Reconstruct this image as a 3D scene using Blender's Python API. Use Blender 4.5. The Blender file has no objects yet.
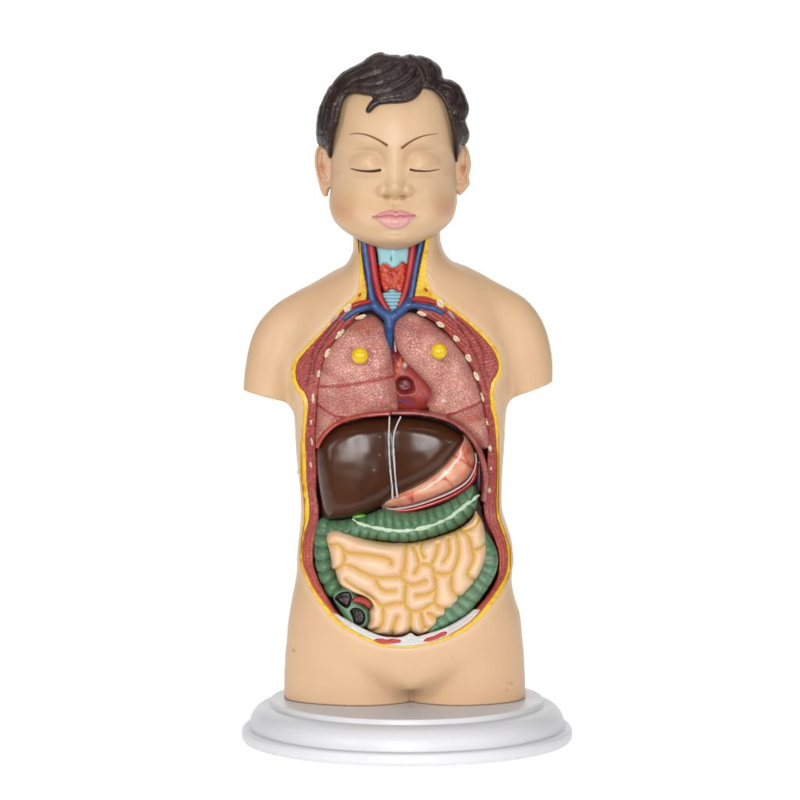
# Anatomical torso model on a round white stand, white studio sweep.
import bpy, math, random
import numpy as np
random.seed(4); np.random.seed(4)
sc = bpy.context.scene
COL = sc.collection
D, HC = 3200.0, 550.0            # camera distance and height, millimetres
PX0, PY0 = 407.0, 188.0          # the photograph's point straight ahead of the lens
LUM = 1.35                        # photo value -> albedo divider

# ------------------------------------------------------------------ numeric helpers
def lin(c):
    c = np.asarray(c, float) / 255.0
    return np.where(c <= .04045, c / 12.92, ((c + .055) / 1.055) ** 2.4)
def C(r, g, b, s=1.0): return lin((r, g, b)) * s / LUM
def spline(pts, closed=True, n=5):
    P = np.array(pts, float); N = len(P); out = []
    rng = range(N if closed else N - 1)
    for i in rng:
        if closed: p0, p1, p2, p3 = P[i-1], P[i], P[(i+1) % N], P[(i+2) % N]
        else: p0, p1, p2, p3 = P[max(i-1, 0)], P[i], P[i+1], P[min(i+2, N-1)]
        for k in range(n):
            t = k / n
            out.append(.5*((2*p1)+(-p0+p2)*t+(2*p0-5*p1+4*p2-p3)*t*t+(-p0+3*p1-3*p2+p3)*t**3))
    if not closed: out.append(P[-1])
    return np.array(out)
def sdist(poly, X, Y):
    """signed distance to a closed polygon, positive inside"""
    P = np.asarray(poly, float); N = len(P)
    d2 = np.full(X.shape, 1e12); ins = np.zeros(X.shape, bool)
    for i in range(N):
        ax, ay = P[i]; bx, by = P[(i+1) % N]
        ex, ey = bx-ax, by-ay; L = ex*ex+ey*ey
        if L < 1e-9: continue
        wx, wy = X-ax, Y-ay
        t = np.clip((wx*ex+wy*ey)/L, 0, 1)
        d2 = np.minimum(d2, (wx-t*ex)**2+(wy-t*ey)**2)
        if ay != by:
            c = ((ay > Y) != (by > Y)) & (X < ex*(Y-ay)/ey+ax)
            ins ^= c
    d = np.sqrt(d2)
    return np.where(ins, d, -d)
def ldist(line, X, Y, full=False):
    """distance to an open polyline; with full also arc length and side-signed distance"""
    P = np.asarray(line, float)
    best = np.full(X.shape, 1e12); S = np.zeros(X.shape); G = np.zeros(X.shape); acc = 0.
    for i in range(len(P)-1):
        ax, ay = P[i][:2]; bx, by = P[i+1][:2]
        ex, ey = bx-ax, by-ay; L = math.hypot(ex, ey)
        if L < 1e-9: continue
        wx, wy = X-ax, Y-ay
        t = np.clip((wx*ex+wy*ey)/(L*L), 0, 1)
        d = (wx-t*ex)**2+(wy-t*ey)**2
        if full:
            m = d < best
            S = np.where(m, acc+t*L, S); G = np.where(m, np.sign(ex*wy-ey*wx), G)
        best = np.minimum(best, d); acc += L
    d = np.sqrt(best)
    return (d, S, d*G) if full else d
def smin(a, b, k):
    h = np.clip(.5+.5*(b-a)/k, 0, 1)
    return b*(1-h)+a*h-k*h*(1-h)
def smax(a, b, k): return -smin(-a, -b, k)
def sstep(a, b, x):
    t = np.clip((x-a)/(b-a), 0, 1); return t*t*(3-2*t)
def gss(x, y, cx, cy, rx, ry): return np.exp(-(((x-cx)/rx)**2+((y-cy)/ry)**2))
_tab = np.random.RandomState(7).rand(64, 64, 64)
def vnoise(x, y, z=0., s=1.):
    x = np.asarray(x)*s+100.; y = np.asarray(y)*s+100.; z = np.zeros_like(x)+np.asarray(z)*s+100.
    xi, yi, zi = np.floor(x).astype(int), np.floor(y).astype(int), np.floor(z).astype(int)
    u, v, w = x-xi, y-yi, z-zi
    u, v, w = u*u*(3-2*u), v*v*(3-2*v), w*w*(3-2*w)
    def g(a, b, c): return _tab[(xi+a) & 63, (yi+b) & 63, (zi+c) & 63]
    r = 0
    for a in (0, 1):
        for b in (0, 1):
            for c in (0, 1):
                r = r+g(a, b, c)*(u if a else 1-u)*(v if b else 1-v)*(w if c else 1-w)
    return r*2-1
def poisson(mask, h, its):
    """-lap(phi)=2 on mask (cell size h), coarse to fine"""
    if min(mask.shape) > 50:
        sm = mask[::2, ::2]; c = poisson(sm, h*2, its)
        f = np.repeat(np.repeat(c, 2, 0), 2, 1)[:mask.shape[0], :mask.shape[1]]
        if f.shape != mask.shape: f = np.pad(f, ((0, mask.shape[0]-f.shape[0]), (0, mask.shape[1]-f.shape[1])))
        its = its//2
    else: f = np.zeros(mask.shape); its = its*2
    m = mask.astype(float)
    for _ in range(its):
        g = np.zeros_like(f)
        g[1:-1, 1:-1] = .25*(f[2:, 1:-1]+f[:-2, 1:-1]+f[1:-1, 2:]+f[1:-1, :-2]+2*h*h)
        f = g*m
    return f
def inflate(d, h, its=700):
    """phi with h^2 profile of an ellipse, clean zero set on d=0"""
    f = poisson(d > 0, h, its)
    core = d > 2.2*h
    q = np.where(core, f/np.maximum(d, 1e-3), 0); w = core.astype(float)
    for _ in range(60):
        qs = q.copy(); ws = w.copy()
        for ax in (0, 1):
            for s in (1, -1):
                qs += np.roll(q, s, ax); ws += np.roll(w, s, ax)
        nq = np.where(ws > 0, qs/np.maximum(ws, 1e-9), 0)
        q = np.where(core, q, nq); w = np.where(core | (ws > 0), 1., 0.)
    qs = q[w > 0].mean()
    q = np.where(w > 0, q, qs)
    return q*d

def surface_nets(F, axes):
    xs, ys, zs = axes
    F = F.copy(); big = abs(F).max()*.1+1
    for s in (0, -1):
        F[s] = np.maximum(F[s], big*.01); F[:, s] = np.maximum(F[:, s], big*.01); F[:, :, s] = np.maximum(F[:, :, s], big*.01)
    I = F < 0
    cnt = sum(I[a:I.shape[0]-1+a, b:I.shape[1]-1+b, c:I.shape[2]-1+c].astype(np.int8) for a in (0, 1) for b in (0, 1) for c in (0, 1))
    act = (cnt > 0) & (cnt < 8)
    idx = np.argwhere(act); n = len(idx)
    ids = np.full(act.shape, -1, np.int64); ids[act] = np.arange(n)
    cor = np.array([(a, b, c) for a in (0, 1) for b in (0, 1) for c in (0, 1)])
    vals = np.stack([F[idx[:, 0]+a, idx[:, 1]+b, idx[:, 2]+c] for a, b, c in cor], 1)
    acc = np.zeros((n, 3)); num = np.zeros(n)
    for i in range(8):
        for j in range(i+1, 8):
            if abs(cor[i]-cor[j]).sum() != 1: continue
            a, b = vals[:, i], vals[:, j]; m = (a < 0) != (b < 0)
            t = np.where(m, a/np.where(m, a-b, 1), 0)
            p = cor[i]+t[:, None]*(cor[j]-cor[i])
            acc += p*m[:, None]; num += m
    P = idx+acc/num[:, None]
    V = np.stack([xs[0]+P[:, 0]*(xs[1]-xs[0]), ys[0]+P[:, 1]*(ys[1]-ys[0]), zs[0]+P[:, 2]*(zs[1]-zs[0])], 1)
    Q = []
    for ax in range(3):
        sl0 = [slice(None)]*3; sl1 = [slice(None)]*3
        sl0[ax] = slice(0, -1); sl1[ax] = slice(1, None)
        A, B = I[tuple(sl0)], I[tuple(sl1)]
        e = np.argwhere(A != B); o1, o2 = [(1, 2), (2, 0), (0, 1)][ax]
        ok = (e[:, o1] > 0) & (e[:, o2] > 0) & (e[:, o1] < F.shape[o1]-1) & (e[:, o2] < F.shape[o2]-1)
        e = e[ok]; flip = A[e[:, 0], e[:, 1], e[:, 2]]
        def cid(d1, d2):
            q = e.copy(); q[:, o1] += d1; q[:, o2] += d2
            return ids[q[:, 0], q[:, 1], q[:, 2]]
        q = np.stack([cid(-1, -1), cid(0, -1), cid(0, 0), cid(-1, 0)], 1)
        q[~flip] = q[~flip][:, ::-1]
        Q.append(q)
    return V, np.concatenate(Q)

# ------------------------------------------------------------------ object helpers
def mesh_obj(name, V, Q, mat, parent=None, color=None, smooth=True):
    me = bpy.data.meshes.new(name)
    V = np.asarray(V, np.float32); Q = np.asarray(Q, np.int32); k = Q.shape[1]
    me.vertices.add(len(V)); me.vertices.foreach_set('co', (V*.001).ravel())
    me.loops.add(Q.size); me.loops.foreach_set('vertex_index', Q.ravel())
    me.polygons.add(len(Q)); me.polygons.foreach_set('loop_start', np.arange(0, Q.size, k, dtype=np.int32))
    me.update(calc_edges=True)
    me.polygons.foreach_set('use_smooth', np.full(len(Q), smooth))
    if color is not None:
        at = me.color_attributes.new('Col', 'FLOAT_COLOR', 'POINT')
        c = np.ones((len(V), 4), np.float32); c[:, :3] = color
        at.data.foreach_set('color', c.ravel())
    me.materials.append(mat)
    o = bpy.data.objects.new(name, me); COL.objects.link(o)
    if parent is not None: o.parent = parent
    return o
def tag(o, label, cat, group=None):
    o['label'] = label; o['category'] = cat
    if group: o['group'] = group
    return o
def thing(name, label, cat, group=None):
    o = bpy.data.objects.new(name, None); COL.objects.link(o); o.empty_display_size = .02
    return tag(o, label, cat, group)
def kk(y): return (D+y)/D
def proj(V):
    k = kk(V[:, 1]); return PX0+V[:, 0]/k, PY0+(HC-V[:, 2])/k
def normals(V, Q):
    n = np.zeros_like(V); a, b, c, d = (V[Q[:, i]] for i in range(4))
    f = np.cross(c-a, d-b)
    for i in range(4): np.add.at(n, Q[:, i], f)
    return n/np.maximum(np.linalg.norm(n, axis=1), 1e-9)[:, None]
def mix(a, b, t):
    t = np.clip(np.atleast_1d(t), 0, 1)[:, None]; return np.asarray(a)*(1-t)+np.asarray(b)*t

# ------------------------------------------------------------------ materials
def mat_base(name, rough=.45, spec=.5, sss=0., coat=0., coat_r=.2):
    m = bpy.data.materials.new(name); m.use_nodes = True
    b = m.node_tree.nodes['Principled BSDF']
    b.inputs['Roughness'].default_value = rough
    b.inputs['Specular IOR Level'].default_value = spec
    b.inputs['Coat Weight'].default_value = coat; b.inputs['Coat Roughness'].default_value = coat_r
    if sss:
        b.inputs['Subsurface Weight'].default_value = sss
        b.inputs['Subsurface Radius'].default_value = (1., .45, .25)
        b.inputs['Subsurface Scale'].default_value = .006
    return m, m.node_tree, b
def painted(name, rough=.4, spec=.5, sss=0., coat=0., coat_r=.2, var=.08, nscale=90, bump=.15, bscale=500, bdist=.0003,
            rvar=.1, crackle=None, specks=None):
    """paint over moulded plastic: painted colour attribute, hand-paint mottling, fine surface grain"""
    m, nt, b = mat_base(name, rough, spec, sss, coat, coat_r); N, L = nt.nodes, nt.links
    at = N.new('ShaderNodeAttribute'); at.attribute_name = 'Col'
    tc = N.new('ShaderNodeTexCoord')
    nz = N.new('ShaderNodeTexNoise'); nz.inputs['Scale'].default_value = nscale; nz.inputs['Detail'].default_value = 5
    L.new(tc.outputs['Object'], nz.inputs['Vector'])
    mr = N.new('ShaderNodeMapRange'); mr.inputs[1].default_value = .25; mr.inputs[2].default_value = .75
    mr.inputs[3].default_value = 1-var; mr.inputs[4].default_value = 1+var
    L.new(nz.outputs['Fac'], mr.inputs[0])
    vm = N.new('ShaderNodeVectorMath'); vm.operation = 'SCALE'
    L.new(at.outputs['Color'], vm.inputs[0]); L.new(mr.outputs[0], vm.inputs['Scale'])
    col = vm.outputs[0]
    n2 = N.new('ShaderNodeTexNoise'); n2.inputs['Scale'].default_value = bscale; n2.inputs['Detail'].default_value = 3
    L.new(tc.outputs['Object'], n2.inputs['Vector'])
    bp = N.new('ShaderNodeBump'); bp.inputs['Strength'].default_value = bump; bp.inputs['Distance'].default_value = bdist
    L.new(n2.outputs['Fac'], bp.inputs['Height']); nrm = bp.outputs[0]
    rr = N.new('ShaderNodeMapRange'); rr.inputs[3].default_value = rough-rvar; rr.inputs[4].default_value = rough+rvar
    L.new(nz.outputs['Fac'], rr.inputs[0]); L.new(rr.outputs[0], b.inputs['Roughness'])
    if crackle:
        sc_, w, dark, dist = crackle
        wn = N.new('ShaderNodeTexNoise'); wn.inputs['Scale'].default_value = 120; L.new(tc.outputs['Object'], wn.inputs['Vector'])
        wa = N.new('ShaderNodeVectorMath'); wa.operation = 'MULTIPLY_ADD'
        wa.inputs[1].default_value = (.010,)*3; L.new(wn.outputs['Color'], wa.inputs[0]); L.new(tc.outputs['Object'], wa.inputs[2])
        vo = N.new('ShaderNodeTexVoronoi'); vo.feature = 'DISTANCE_TO_EDGE'; vo.inputs['Scale'].default_value = sc_
        L.new(wa.outputs[0], vo.inputs['Vector'])
        e = N.new('ShaderNodeMapRange'); e.inputs[2].default_value = w; e.interpolation_type = 'SMOOTHSTEP'
        L.new(vo.outputs['Distance'], e.inputs[0])
        n3 = N.new('ShaderNodeTexNoise'); n3.inputs['Scale'].default_value = 70; L.new(tc.outputs['Object'], n3.inputs['Vector'])
        g = N.new('ShaderNodeMapRange'); g.inputs[1].default_value = .35; g.inputs[2].default_value = .65
        g.inputs[3].default_value = .05; g.inputs[4].default_value = 1.15
        L.new(n3.outputs['Fac'], g.inputs[0])
        inv = N.new('ShaderNodeMath'); inv.operation = 'SUBTRACT'; inv.inputs[0].default_value = 1; L.new(e.outputs[0], inv.inputs[1])
        am = N.new('ShaderNodeMath'); am.operation = 'MULTIPLY'; L.new(inv.outputs[0], am.inputs[0]); L.new(g.outputs[0], am.inputs[1])
        mx = N.new('ShaderNodeMix'); mx.data_type = 'RGBA'; mx.blend_type = 'MULTIPLY'
        L.new(am.outputs[0], mx.inputs['Factor']); L.new(col, mx.inputs['A']); mx.inputs['B'].default_value = (*dark, 1)
        col = mx.outputs['Result']
        b2 = N.new('ShaderNodeBump'); b2.inputs['Strength'].default_value = .9; b2.inputs['Distance'].default_value = dist
        L.new(e.outputs[0], b2.inputs['Height']); L.new(nrm, b2.inputs['Normal']); nrm = b2.outputs[0]
    if specks:
        ssc, lo, sc_col = specks
        n4 = N.new('ShaderNodeTexNoise'); n4.inputs['Scale'].default_value = ssc; n4.inputs['Detail'].default_value = 1
        L.new(tc.outputs['Object'], n4.inputs['Vector'])
        s = N.new('ShaderNodeMapRange'); s.inputs[1].default_value = lo; s.inputs[2].default_value = lo+.05
        L.new(n4.outputs['Fac'], s.inputs[0])
        mx = N.new('ShaderNodeMix'); mx.data_type = 'RGBA'
        L.new(s.outputs[0], mx.inputs['Factor']); L.new(col, mx.inputs['A']); mx.inputs['B'].default_value = (*sc_col, 1)
        col = mx.outputs['Result']
    L.new(col, b.inputs['Base Color']); L.new(nrm, b.inputs['Normal'])
    return m
M = {}
M['skin'] = painted('vinyl_skin', .43, .4, sss=.25, var=.025, nscale=25, bump=.08, bscale=900, rvar=.06)
M['lip'] = painted('lip_paint', .35, .5, sss=.1, var=.04, bump=.2, bscale=400)
M['brow'] = painted('brow_paint', .6, .3, var=.2, nscale=600)
M['hair'] = painted('hair_paint', .4, .36, var=.15, nscale=200, bump=.35, bscale=900)
M['fat'] = painted('fat_paint', .4, .5, var=.08, nscale=200, bump=.3, bscale=500, bdist=.0005)
M['muscle'] = painted('muscle_paint', .42, .5, var=.16, nscale=260, bump=.7, bscale=520, bdist=.0009, specks=(900, .71, C(225, 150, 140)))
M['cavity'] = painted('cavity_paint', .45, .5, var=.2, nscale=120, bump=.5, bscale=200, bdist=.001)
M['bone'] = painted('cut_bone_paint', .5, .5, var=.1, bump=.6, bscale=700, bdist=.0008, specks=(1000, .61, C(95, 50, 30)))
M['lung'] = painted('lung_paint', .4, .5, var=.13, nscale=60, bump=.5, bscale=500, bdist=.0005, coat=.25, coat_r=.3,
                    crackle=(320, .10, (.74, .54, .52), .0006))
M['gloss'] = painted('gloss_organ_paint', .3, .5, var=.1, nscale=120, bump=.25, bscale=400, coat=.3, coat_r=.2)
M['liver'] = painted('liver_paint', .25, .3, var=.06, nscale=60, bump=.06, bscale=300, bdist=.0003, rvar=.03)
M['bowel'] = painted('bowel_paint', .43, .42, sss=.1, var=.04, nscale=90, bump=.12, bscale=400, rvar=.05)
M['colon'] = painted('colon_paint', .45, .42, var=.12, nscale=120, bump=.25, bscale=300, bdist=.0004)
M['vessel'] = painted('vessel_paint', .42, .42, var=.12, nscale=150, bump=.25, bscale=400)
M['gland'] = painted('gland_paint', .35, .5, var=.2, nscale=200, bump=.8, bscale=260, bdist=.0014, specks=(350, .66, C(235, 130, 90)))
M['cartilage'] = painted('cartilage_paint', .4, .5, var=.05, bump=.3, bscale=300)
M['knob'] = painted('knob_plastic', .22, .5, var=.02, bump=.03)
M['stand'] = painted('white_stand_lacquer', .42, .45, var=.012, nscale=14, bump=.08, bscale=500)

# ------------------------------------------------------------------ outlines, in photograph pixels
TORSO = [(353, 160), (353, 239), (352, 252), (346, 263.5), (334, 273), (315, 284), (298, 296), (288, 315), (285, 345), (287, 380), (290, 404), (293.7, 415), (295, 434), (296, 452),
         (298, 471), (300, 490), (301, 510), (300, 525), (298.5, 540), (297, 555), (297, 567), (295.5, 580), (291.5, 600), (288, 622), (286.7, 640), (285, 658), (284, 698), (284, 800),
         (526, 800), (525.5, 698), (524, 655), (522.6, 640), (520, 614), (515.5, 599.5), (512, 584), (512, 572), (513.5, 562), (513, 552), (511, 537.5), (506, 522), (502, 507), (502, 488), (502.5, 471),
         (504, 452), (505, 434), (506, 415), (508.5, 401), (513, 380), (515, 345), (511, 315), (500, 295), (474, 272), (455, 262.5), (445.7, 254), (441.4, 243), (440.5, 233), (440, 160)]
ARM_L = [(345, 275), (334, 273), (315, 284), (294, 293), (277, 303), (264, 315.5), (255.5, 328), (249, 345), (245, 367), (243, 390), (241.5, 460), (291, 460), (291, 404), (296, 375), (318, 345), (345, 320)]
ARM_R = [(452, 270), (474, 272), (495.6, 281.6), (519, 294), (532, 305), (541, 318), (546.6, 330.5), (551, 347.5), (553, 364.5), (553, 383), (553.5, 460), (508, 460), (509, 401), (500, 372), (480, 345), (455, 320)]
OUTER = [(362, 215), (359, 240), (359, 284), (354, 296.5), (345, 304), (336, 313.5), (323.5, 328), (306.5, 345), (296, 356), (291.5, 365), (290.5, 377), (294, 388), (300, 396), (303, 406), (302, 421), (300.6, 440), (300, 453),
         (300.5, 480), (303.5, 508), (302.5, 525), (300.5, 538), (299.5, 550), (299.5, 562), (303, 573), (309, 588), (320.6, 606), (334, 622), (347, 631), (362, 639), (377, 645.5), (393.5, 648), (408, 648.5),
         (422.5, 646.5), (445, 641), (467.5, 630), (484, 616), (496, 601), (505, 587.5), (511, 573), (511.7, 551), (509.5, 541), (504.5, 527), (500.5, 514), (500, 492), (500.5, 465), (500, 440), (499, 421), (496, 408), (495, 392), (497, 383),
         (501.5, 375), (502.5, 365), (499, 351.5), (490.5, 339.5), (480, 328.5), (464, 315), (446.7, 302), (434, 292), (428.7, 281.6), (427.6, 262.5), (430, 240), (428, 215)]
MUSC = [(366, 302), (357, 302), (350, 305), (341, 312), (330, 325), (311, 346), (301, 357), (296.5, 366), (296, 377), (299.5, 386), (305, 393), (308.5, 404), (307, 421), (305.5, 440), (306.5, 460), (306.8, 480),
        (309.5, 505), (309, 520), (304.5, 535), (302.8, 550), (303, 562), (307, 574), (314, 588), (324, 602), (338, 618), (350, 627), (365, 635.5), (380, 641.5), (396, 645), (412, 645), (428, 642), (446, 636), (465, 625.5), (479, 613), (491, 598),
        (500, 585), (507, 570), (507.5, 552), (505.5, 541), (500.5, 527), (496.5, 514), (496.3, 492), (497, 468), (496.5, 450), (495.5, 435), (494, 420), (490.5, 408), (489.5, 393), (491.5, 382), (497, 373),
        (498.5, 364), (494.5, 353), (487.5, 343), (477, 332), (461, 318), (444, 306), (432, 299), (420, 296), (408, 300), (400, 306), (385, 306)]
CAV = [(360, 215), (361, 240), (364, 268), (367.5, 290), (366, 304), (360, 313), (347, 325), (332, 341), (323.5, 356), (319, 373), (317, 390), (315.5, 402), (314.2, 421), (314.2, 446), (315.2, 468), (316, 490), (319.5, 510), (318, 529), (314.5, 544), (313.8, 562), (315.5, 571), (321, 585),
       (329, 600), (337, 612), (346, 620), (359, 628), (374, 635), (383, 637.5), (396, 638.5), (407, 637.5), (418, 638), (430, 634), (441, 630.5), (453, 625), (466, 617), (476, 609), (488.5, 594), (496.5, 580), (498.5, 568), (497.8, 552), (493, 537.5), (486, 522.5), (483, 505), (484, 480), (489, 462), (489.5, 446), (489, 427),
       (485.6, 409), (483.5, 394), (478.6, 377), (470, 360), (461.6, 348), (450, 333), (438, 322), (426, 316), (418, 311), (414, 301), (415, 290), (419, 268), (424.5, 240), (426, 215)]
OUTER_S, MUSC_S, CAV_S = spline(OUTER, n=3), spline(MUSC, n=3), spline(CAV, n=3)

def cavd(px, py): return sdist(CAV_S, px, py)-2.4*sstep(312, 325, py)*sstep(500, 470, py)
# ------------------------------------------------------------------ body of the torso
hB = 1.5
bx = np.arange(-172, 156, hB); by = np.arange(-92, 92, hB); bz = np.arange(30, 530, hB)
BX, BZ = np.meshgrid(bx, bz, indexing='ij')
bpx, bpy_ = PX0+BX, PY0+(HC-BZ)
def px2(polys): return sdist(spline(polys, n=3), bpx, bpy_)
zext = np.arange(-60, 600, hB)
def field(poly):
    X, Z = np.meshgrid(bx, zext, indexing='ij')
    d = sdist(spline(poly, n=3), PX0+X, PY0+(HC-Z))
    f = inflate(d, hB)
    i0 = int(round((bz[0]-zext[0])/hB)); return f[:, i0:i0+len(bz)]
fT, fL, fR = field(TORSO), field(ARM_L), field(ARM_R)
py_ = bpy_; dx = np.abs(bpx-411)
asp = .66+.16*sstep(300, 240, py_)
hT0 = np.sqrt(np.maximum(fT, 0))*asp
# lower body: two thighs and the mound between the folds, on the front only
hth = hT0-(38*np.exp(-(dx/26.)**1.5)+8*np.exp(-dx/4.)+24*np.exp(-dx/5.)*sstep(680, 690, py_))*sstep(560, 690, py_)-1.5
pf = 682-.62*dx
hm = hT0-np.log1p(np.exp(np.clip((py_-pf)/4., -30, 30)))*4.*(.45+2.4*np.exp(-dx/12.))-30*np.exp(-dx/5.)*sstep(678, 690, py_)
hfront = np.where(py_ > 560, smax(hth, hm, 5.), hT0)
hfront = hT0+(hfront-hT0)*sstep(560, 625, py_)
dfront = (hT0-hfront)                                     # how far the front sits behind the plain inflation
def sdfy(f, a, extra=0):
    Y = by[None, :, None]
    ys = Y/a[:, None, :]
    F = ys**2-f[:, None, :]
    return F
Y3 = by[None, :, None]
Ysh = Y3-(dfront[:, None, :]*np.clip(-Y3/60., 0, 1))     # pushes the front surface back at the folds
def to_sd(F):
    g = np.gradient(F, hB); n = np.sqrt(g[0]**2+g[1]**2+g[2]**2)
    return F/np.maximum(n, 1.)
ST = to_sd((Ysh/asp[:, None, :])**2-fT[:, None, :])
yo = 4.
SL = to_sd(((Y3-yo)/.95)**2-fL[:, None, :]); SR = to_sd(((Y3-yo)/.95)**2-fR[:, None, :])
Z3 = bz[None, None, :]; X3 = bx[:, None, None]
def armcut(S, x0, y0, x1, y1):
    z0, z1 = HC+PY0-y0, HC+PY0-y1; xa, xb = x0-PX0, x1-PX0
    L = math.hypot(xb-xa, z1-z0); s = 1 if xb > xa else -1
    pl = ((Z3-z0)*(xb-xa)-(X3-xa)*(z1-z0))/L*s
    return np.maximum(S, -pl+0*S)
SL = armcut(SL, 242.5, 390, 290.5, 402.5); SR = armcut(SR, 552.7, 382, 511, 397.5)
B = smin(smin(ST, SL, 9.), SR, 9.)
B = np.maximum(B, 41.5-Z3)
# front depth of the solid body at every (x, z)
ins = B < 0
firsty = np.argmax(ins, axis=1); has = ins.any(axis=1)
ii, kx = np.indices(firsty.shape)
a1 = B[ii, firsty, kx]; a0 = B[ii, np.maximum(firsty-1, 0), kx]
yfront = np.where(has, by[firsty]-hB*np.clip(a1/np.where(a1-a0 == 0, -1, a1-a0), 0, 1), 0.)
# ---- the cut surface: a membrane spanned by the edge of the opening
def grid_px(yf): k = (D+yf)/D; return PX0+BX/k, PY0+(HC-BZ)/k
gx, gy = grid_px(yfront)
dO = sdist(OUTER_S, gx, gy)
Ym = np.where(has, yfront, 0.); inside = (dO > 0)
Yc = np.where(inside, -30., Ym)
for _ in range(1500):
    a = .25*(np.roll(Yc, 1, 0)+np.roll(Yc, -1, 0)+np.roll(Yc, 1, 1)+np.roll(Yc, -1, 1))
    Yc = np.where(inside, a, Ym)
for _ in range(7):
    Yc = .2*(Yc+np.roll(Yc, 1, 0)+np.roll(Yc, -1, 0)+np.roll(Yc, 1, 1)+np.roll(Yc, -1, 1))
gx2, gy2 = grid_px(Yc)
dO = sdist(OUTER_S, gx2, gy2); dC = cavd(gx2, gy2); dM = sdist(MUSC_S, gx2, gy2)
YcF = Yc
# opening and cavity removed from the body
B = np.maximum(B, np.minimum(dO[:, None, :]-1.2, YcF[:, None, :]+4.5-Y3))
B = np.maximum(B, np.minimum(dC[:, None, :]+3., 44-Y3))
V, Q = surface_nets(B, (bx, by, bz))
TM = thing('anatomical_torso', 'open anatomical child torso with closed eyes and dark moulded hair on round white stand', 'anatomical model')
px, py = proj(V)
skin0 = C(223, 188, 150)
col = np.tile(skin0, (len(V), 1))
col = mix(col, C(232, 205, 172), .5*np.exp(-(np.interp(0, [0], [0])+np.abs(sdist(OUTER_S, px, py)+2.5)/2.2)**2)*(V[:, 1] < 0))
col = mix(col, C(214, 160, 118), .25*(vnoise(V[:, 0], V[:, 1], V[:, 2], .02)*.5+.5))
for cx, cy, r, s in ((293.5, 650.5, 1.6, .6), (511.5, 683.5, 1.0, .9), (508, 683, .9, .6), (507, 690, 1.1, .5), (490, 621, 1.0, -.5), (453, 657, .7, .4)):
    if s > 0: col = mix(col, C(150, 95, 70), s*gss(px, py, cx, cy, r, r)*(V[:, 1] < 0))
    else: col = mix(col, C(245, 220, 190), -s*gss(px, py, cx, cy, r, r)*(V[:, 1] < 0))
mesh_obj('torso_shell', V, Q, M['skin'], TM, col)

# sampling of the cut surface anywhere, and finer slabs that follow it
def samp(Fld, X, Z):
    u = np.clip((X-bx[0])/hB, 0, len(bx)-1.001); v = np.clip((Z-bz[0])/hB, 0, len(bz)-1.001)
    i, j = u.astype(int), v.astype(int); a, b = u-i, v-j
    return Fld[i, j]*(1-a)*(1-b)+Fld[i+1, j]*a*(1-b)+Fld[i, j+1]*(1-a)*b+Fld[i+1, j+1]*a*b
def cut_slab(name, dfun, R, H, off, mat, colorfn, box, parent, disp=None, h=.9):
    """a cut layer lying on the membrane; dfun gives inside distance from (px, py)"""
    x0, x1, z0, z1 = box
    xs = np.arange(x0-2*h, x1+2*h, h); zs = np.arange(z0-2*h, z1+2*h, h)
    X, Z = np.meshgrid(xs, zs, indexing='ij'); yc = samp(YcF, X, Z)
    k = (D+yc)/D; PX, PY = PX0+X/k, PY0+(HC-Z)/k
    d = dfun(PX, PY); t = np.minimum(d/R, 1.); phi = H*H*(2*t-t*t)
    ys = np.arange(-H-2*h, H+2*h, h)                        # local depth, sheared back on to the membrane after
    F = ys[None, :, None]**2-phi[:, None, :]
    F = F/(2*np.sqrt(np.maximum(phi, 0))[:, None, :]+2*h)
    V, Q = surface_nets(F, (xs, ys, zs))
    fr = V[:, 1] < 0
    yc_ = samp(YcF, V[:, 0], V[:, 2])
    k = (D+yc_)/D; px, py = PX0+V[:, 0]/k, PY0+(HC-V[:, 2])/k
    V = V.copy()
    if disp is not None: V[:, 1] -= disp(px, py)*fr
    V[:, 1] += yc_+off
    return mesh_obj(name, V, Q, mat, parent, colorfn(px, py, V))
BOX = (-120, 110, 85, 525)
def fat_d(px, py): return np.minimum(np.minimum(sdist(OUTER_S, px, py)+.1, -cavd(px, py)-.5), 3.5-sdist(MUSC_S, px, py))
def fat_c(px, py, V):
    c = np.tile(C(238, 198, 44), (len(px), 1))
    c = mix(c, C(214, 140, 40), .5*sstep(.1, .6, vnoise(px, py, 0, .25)))
    return mix(c, C(236, 200, 90), .5*sstep(.2, .7, vnoise(px, py, 5, .4)))
cut_slab('fat_layer', fat_d, 1.5, 3., 1.9, M['fat'], fat_c, BOX, TM, lambda px, py: .3*vnoise(px, py, 0, .35))
def mus_d(px, py): return np.minimum(sdist(MUSC_S, px, py)+.9, -cavd(px, py))
BAND = spline([(352, 306), (336, 322), (318, 352), (310, 372), (309, 392), (311, 420), (311, 460), (313, 500), (311, 530), (307, 552), (309, 570), (324, 594), (345, 618)], False, 6)
PECL = spline([(344, 312), (328, 331), (314, 350), (311, 366), (306, 386)], False, 5)
PECL2 = spline([(340, 322), (325, 342), (316, 358), (313, 376)], False, 5)
PECR = spline([(448, 312), (462, 324), (474, 337), (483, 352), (484, 368), (489, 378)], False, 5)
PECR2 = spline([(444, 312), (456, 324), (467, 339), (475, 355), (482, 374), (487, 392)], False, 5)
def mus_groove(px, py):
    e = sdist(MUSC_S, px, py)
    g = np.zeros_like(px)
    for l in (PECL, PECL2, PECR, PECR2): g += np.exp(-(ldist(l, px, py)/.9)**2)
    lam = .5+.5*np.sin(np.minimum(e, 40)*1.75+1.6*vnoise(px, py, 3, .05))
    return g, lam, e
def mus_disp(px, py):
    g, lam, e = mus_groove(px, py)
    pec = (py < 392) & (e < 16) & ((px < 322) | (px > 470))
    fib = np.sin(py*1.9+px*.5+1.5*vnoise(px, py, 1, .2))*.35
    return -1.3*g+.55*lam*(~pec)+fib*pec+.25*vnoise(px, py, 9, .6)
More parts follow.
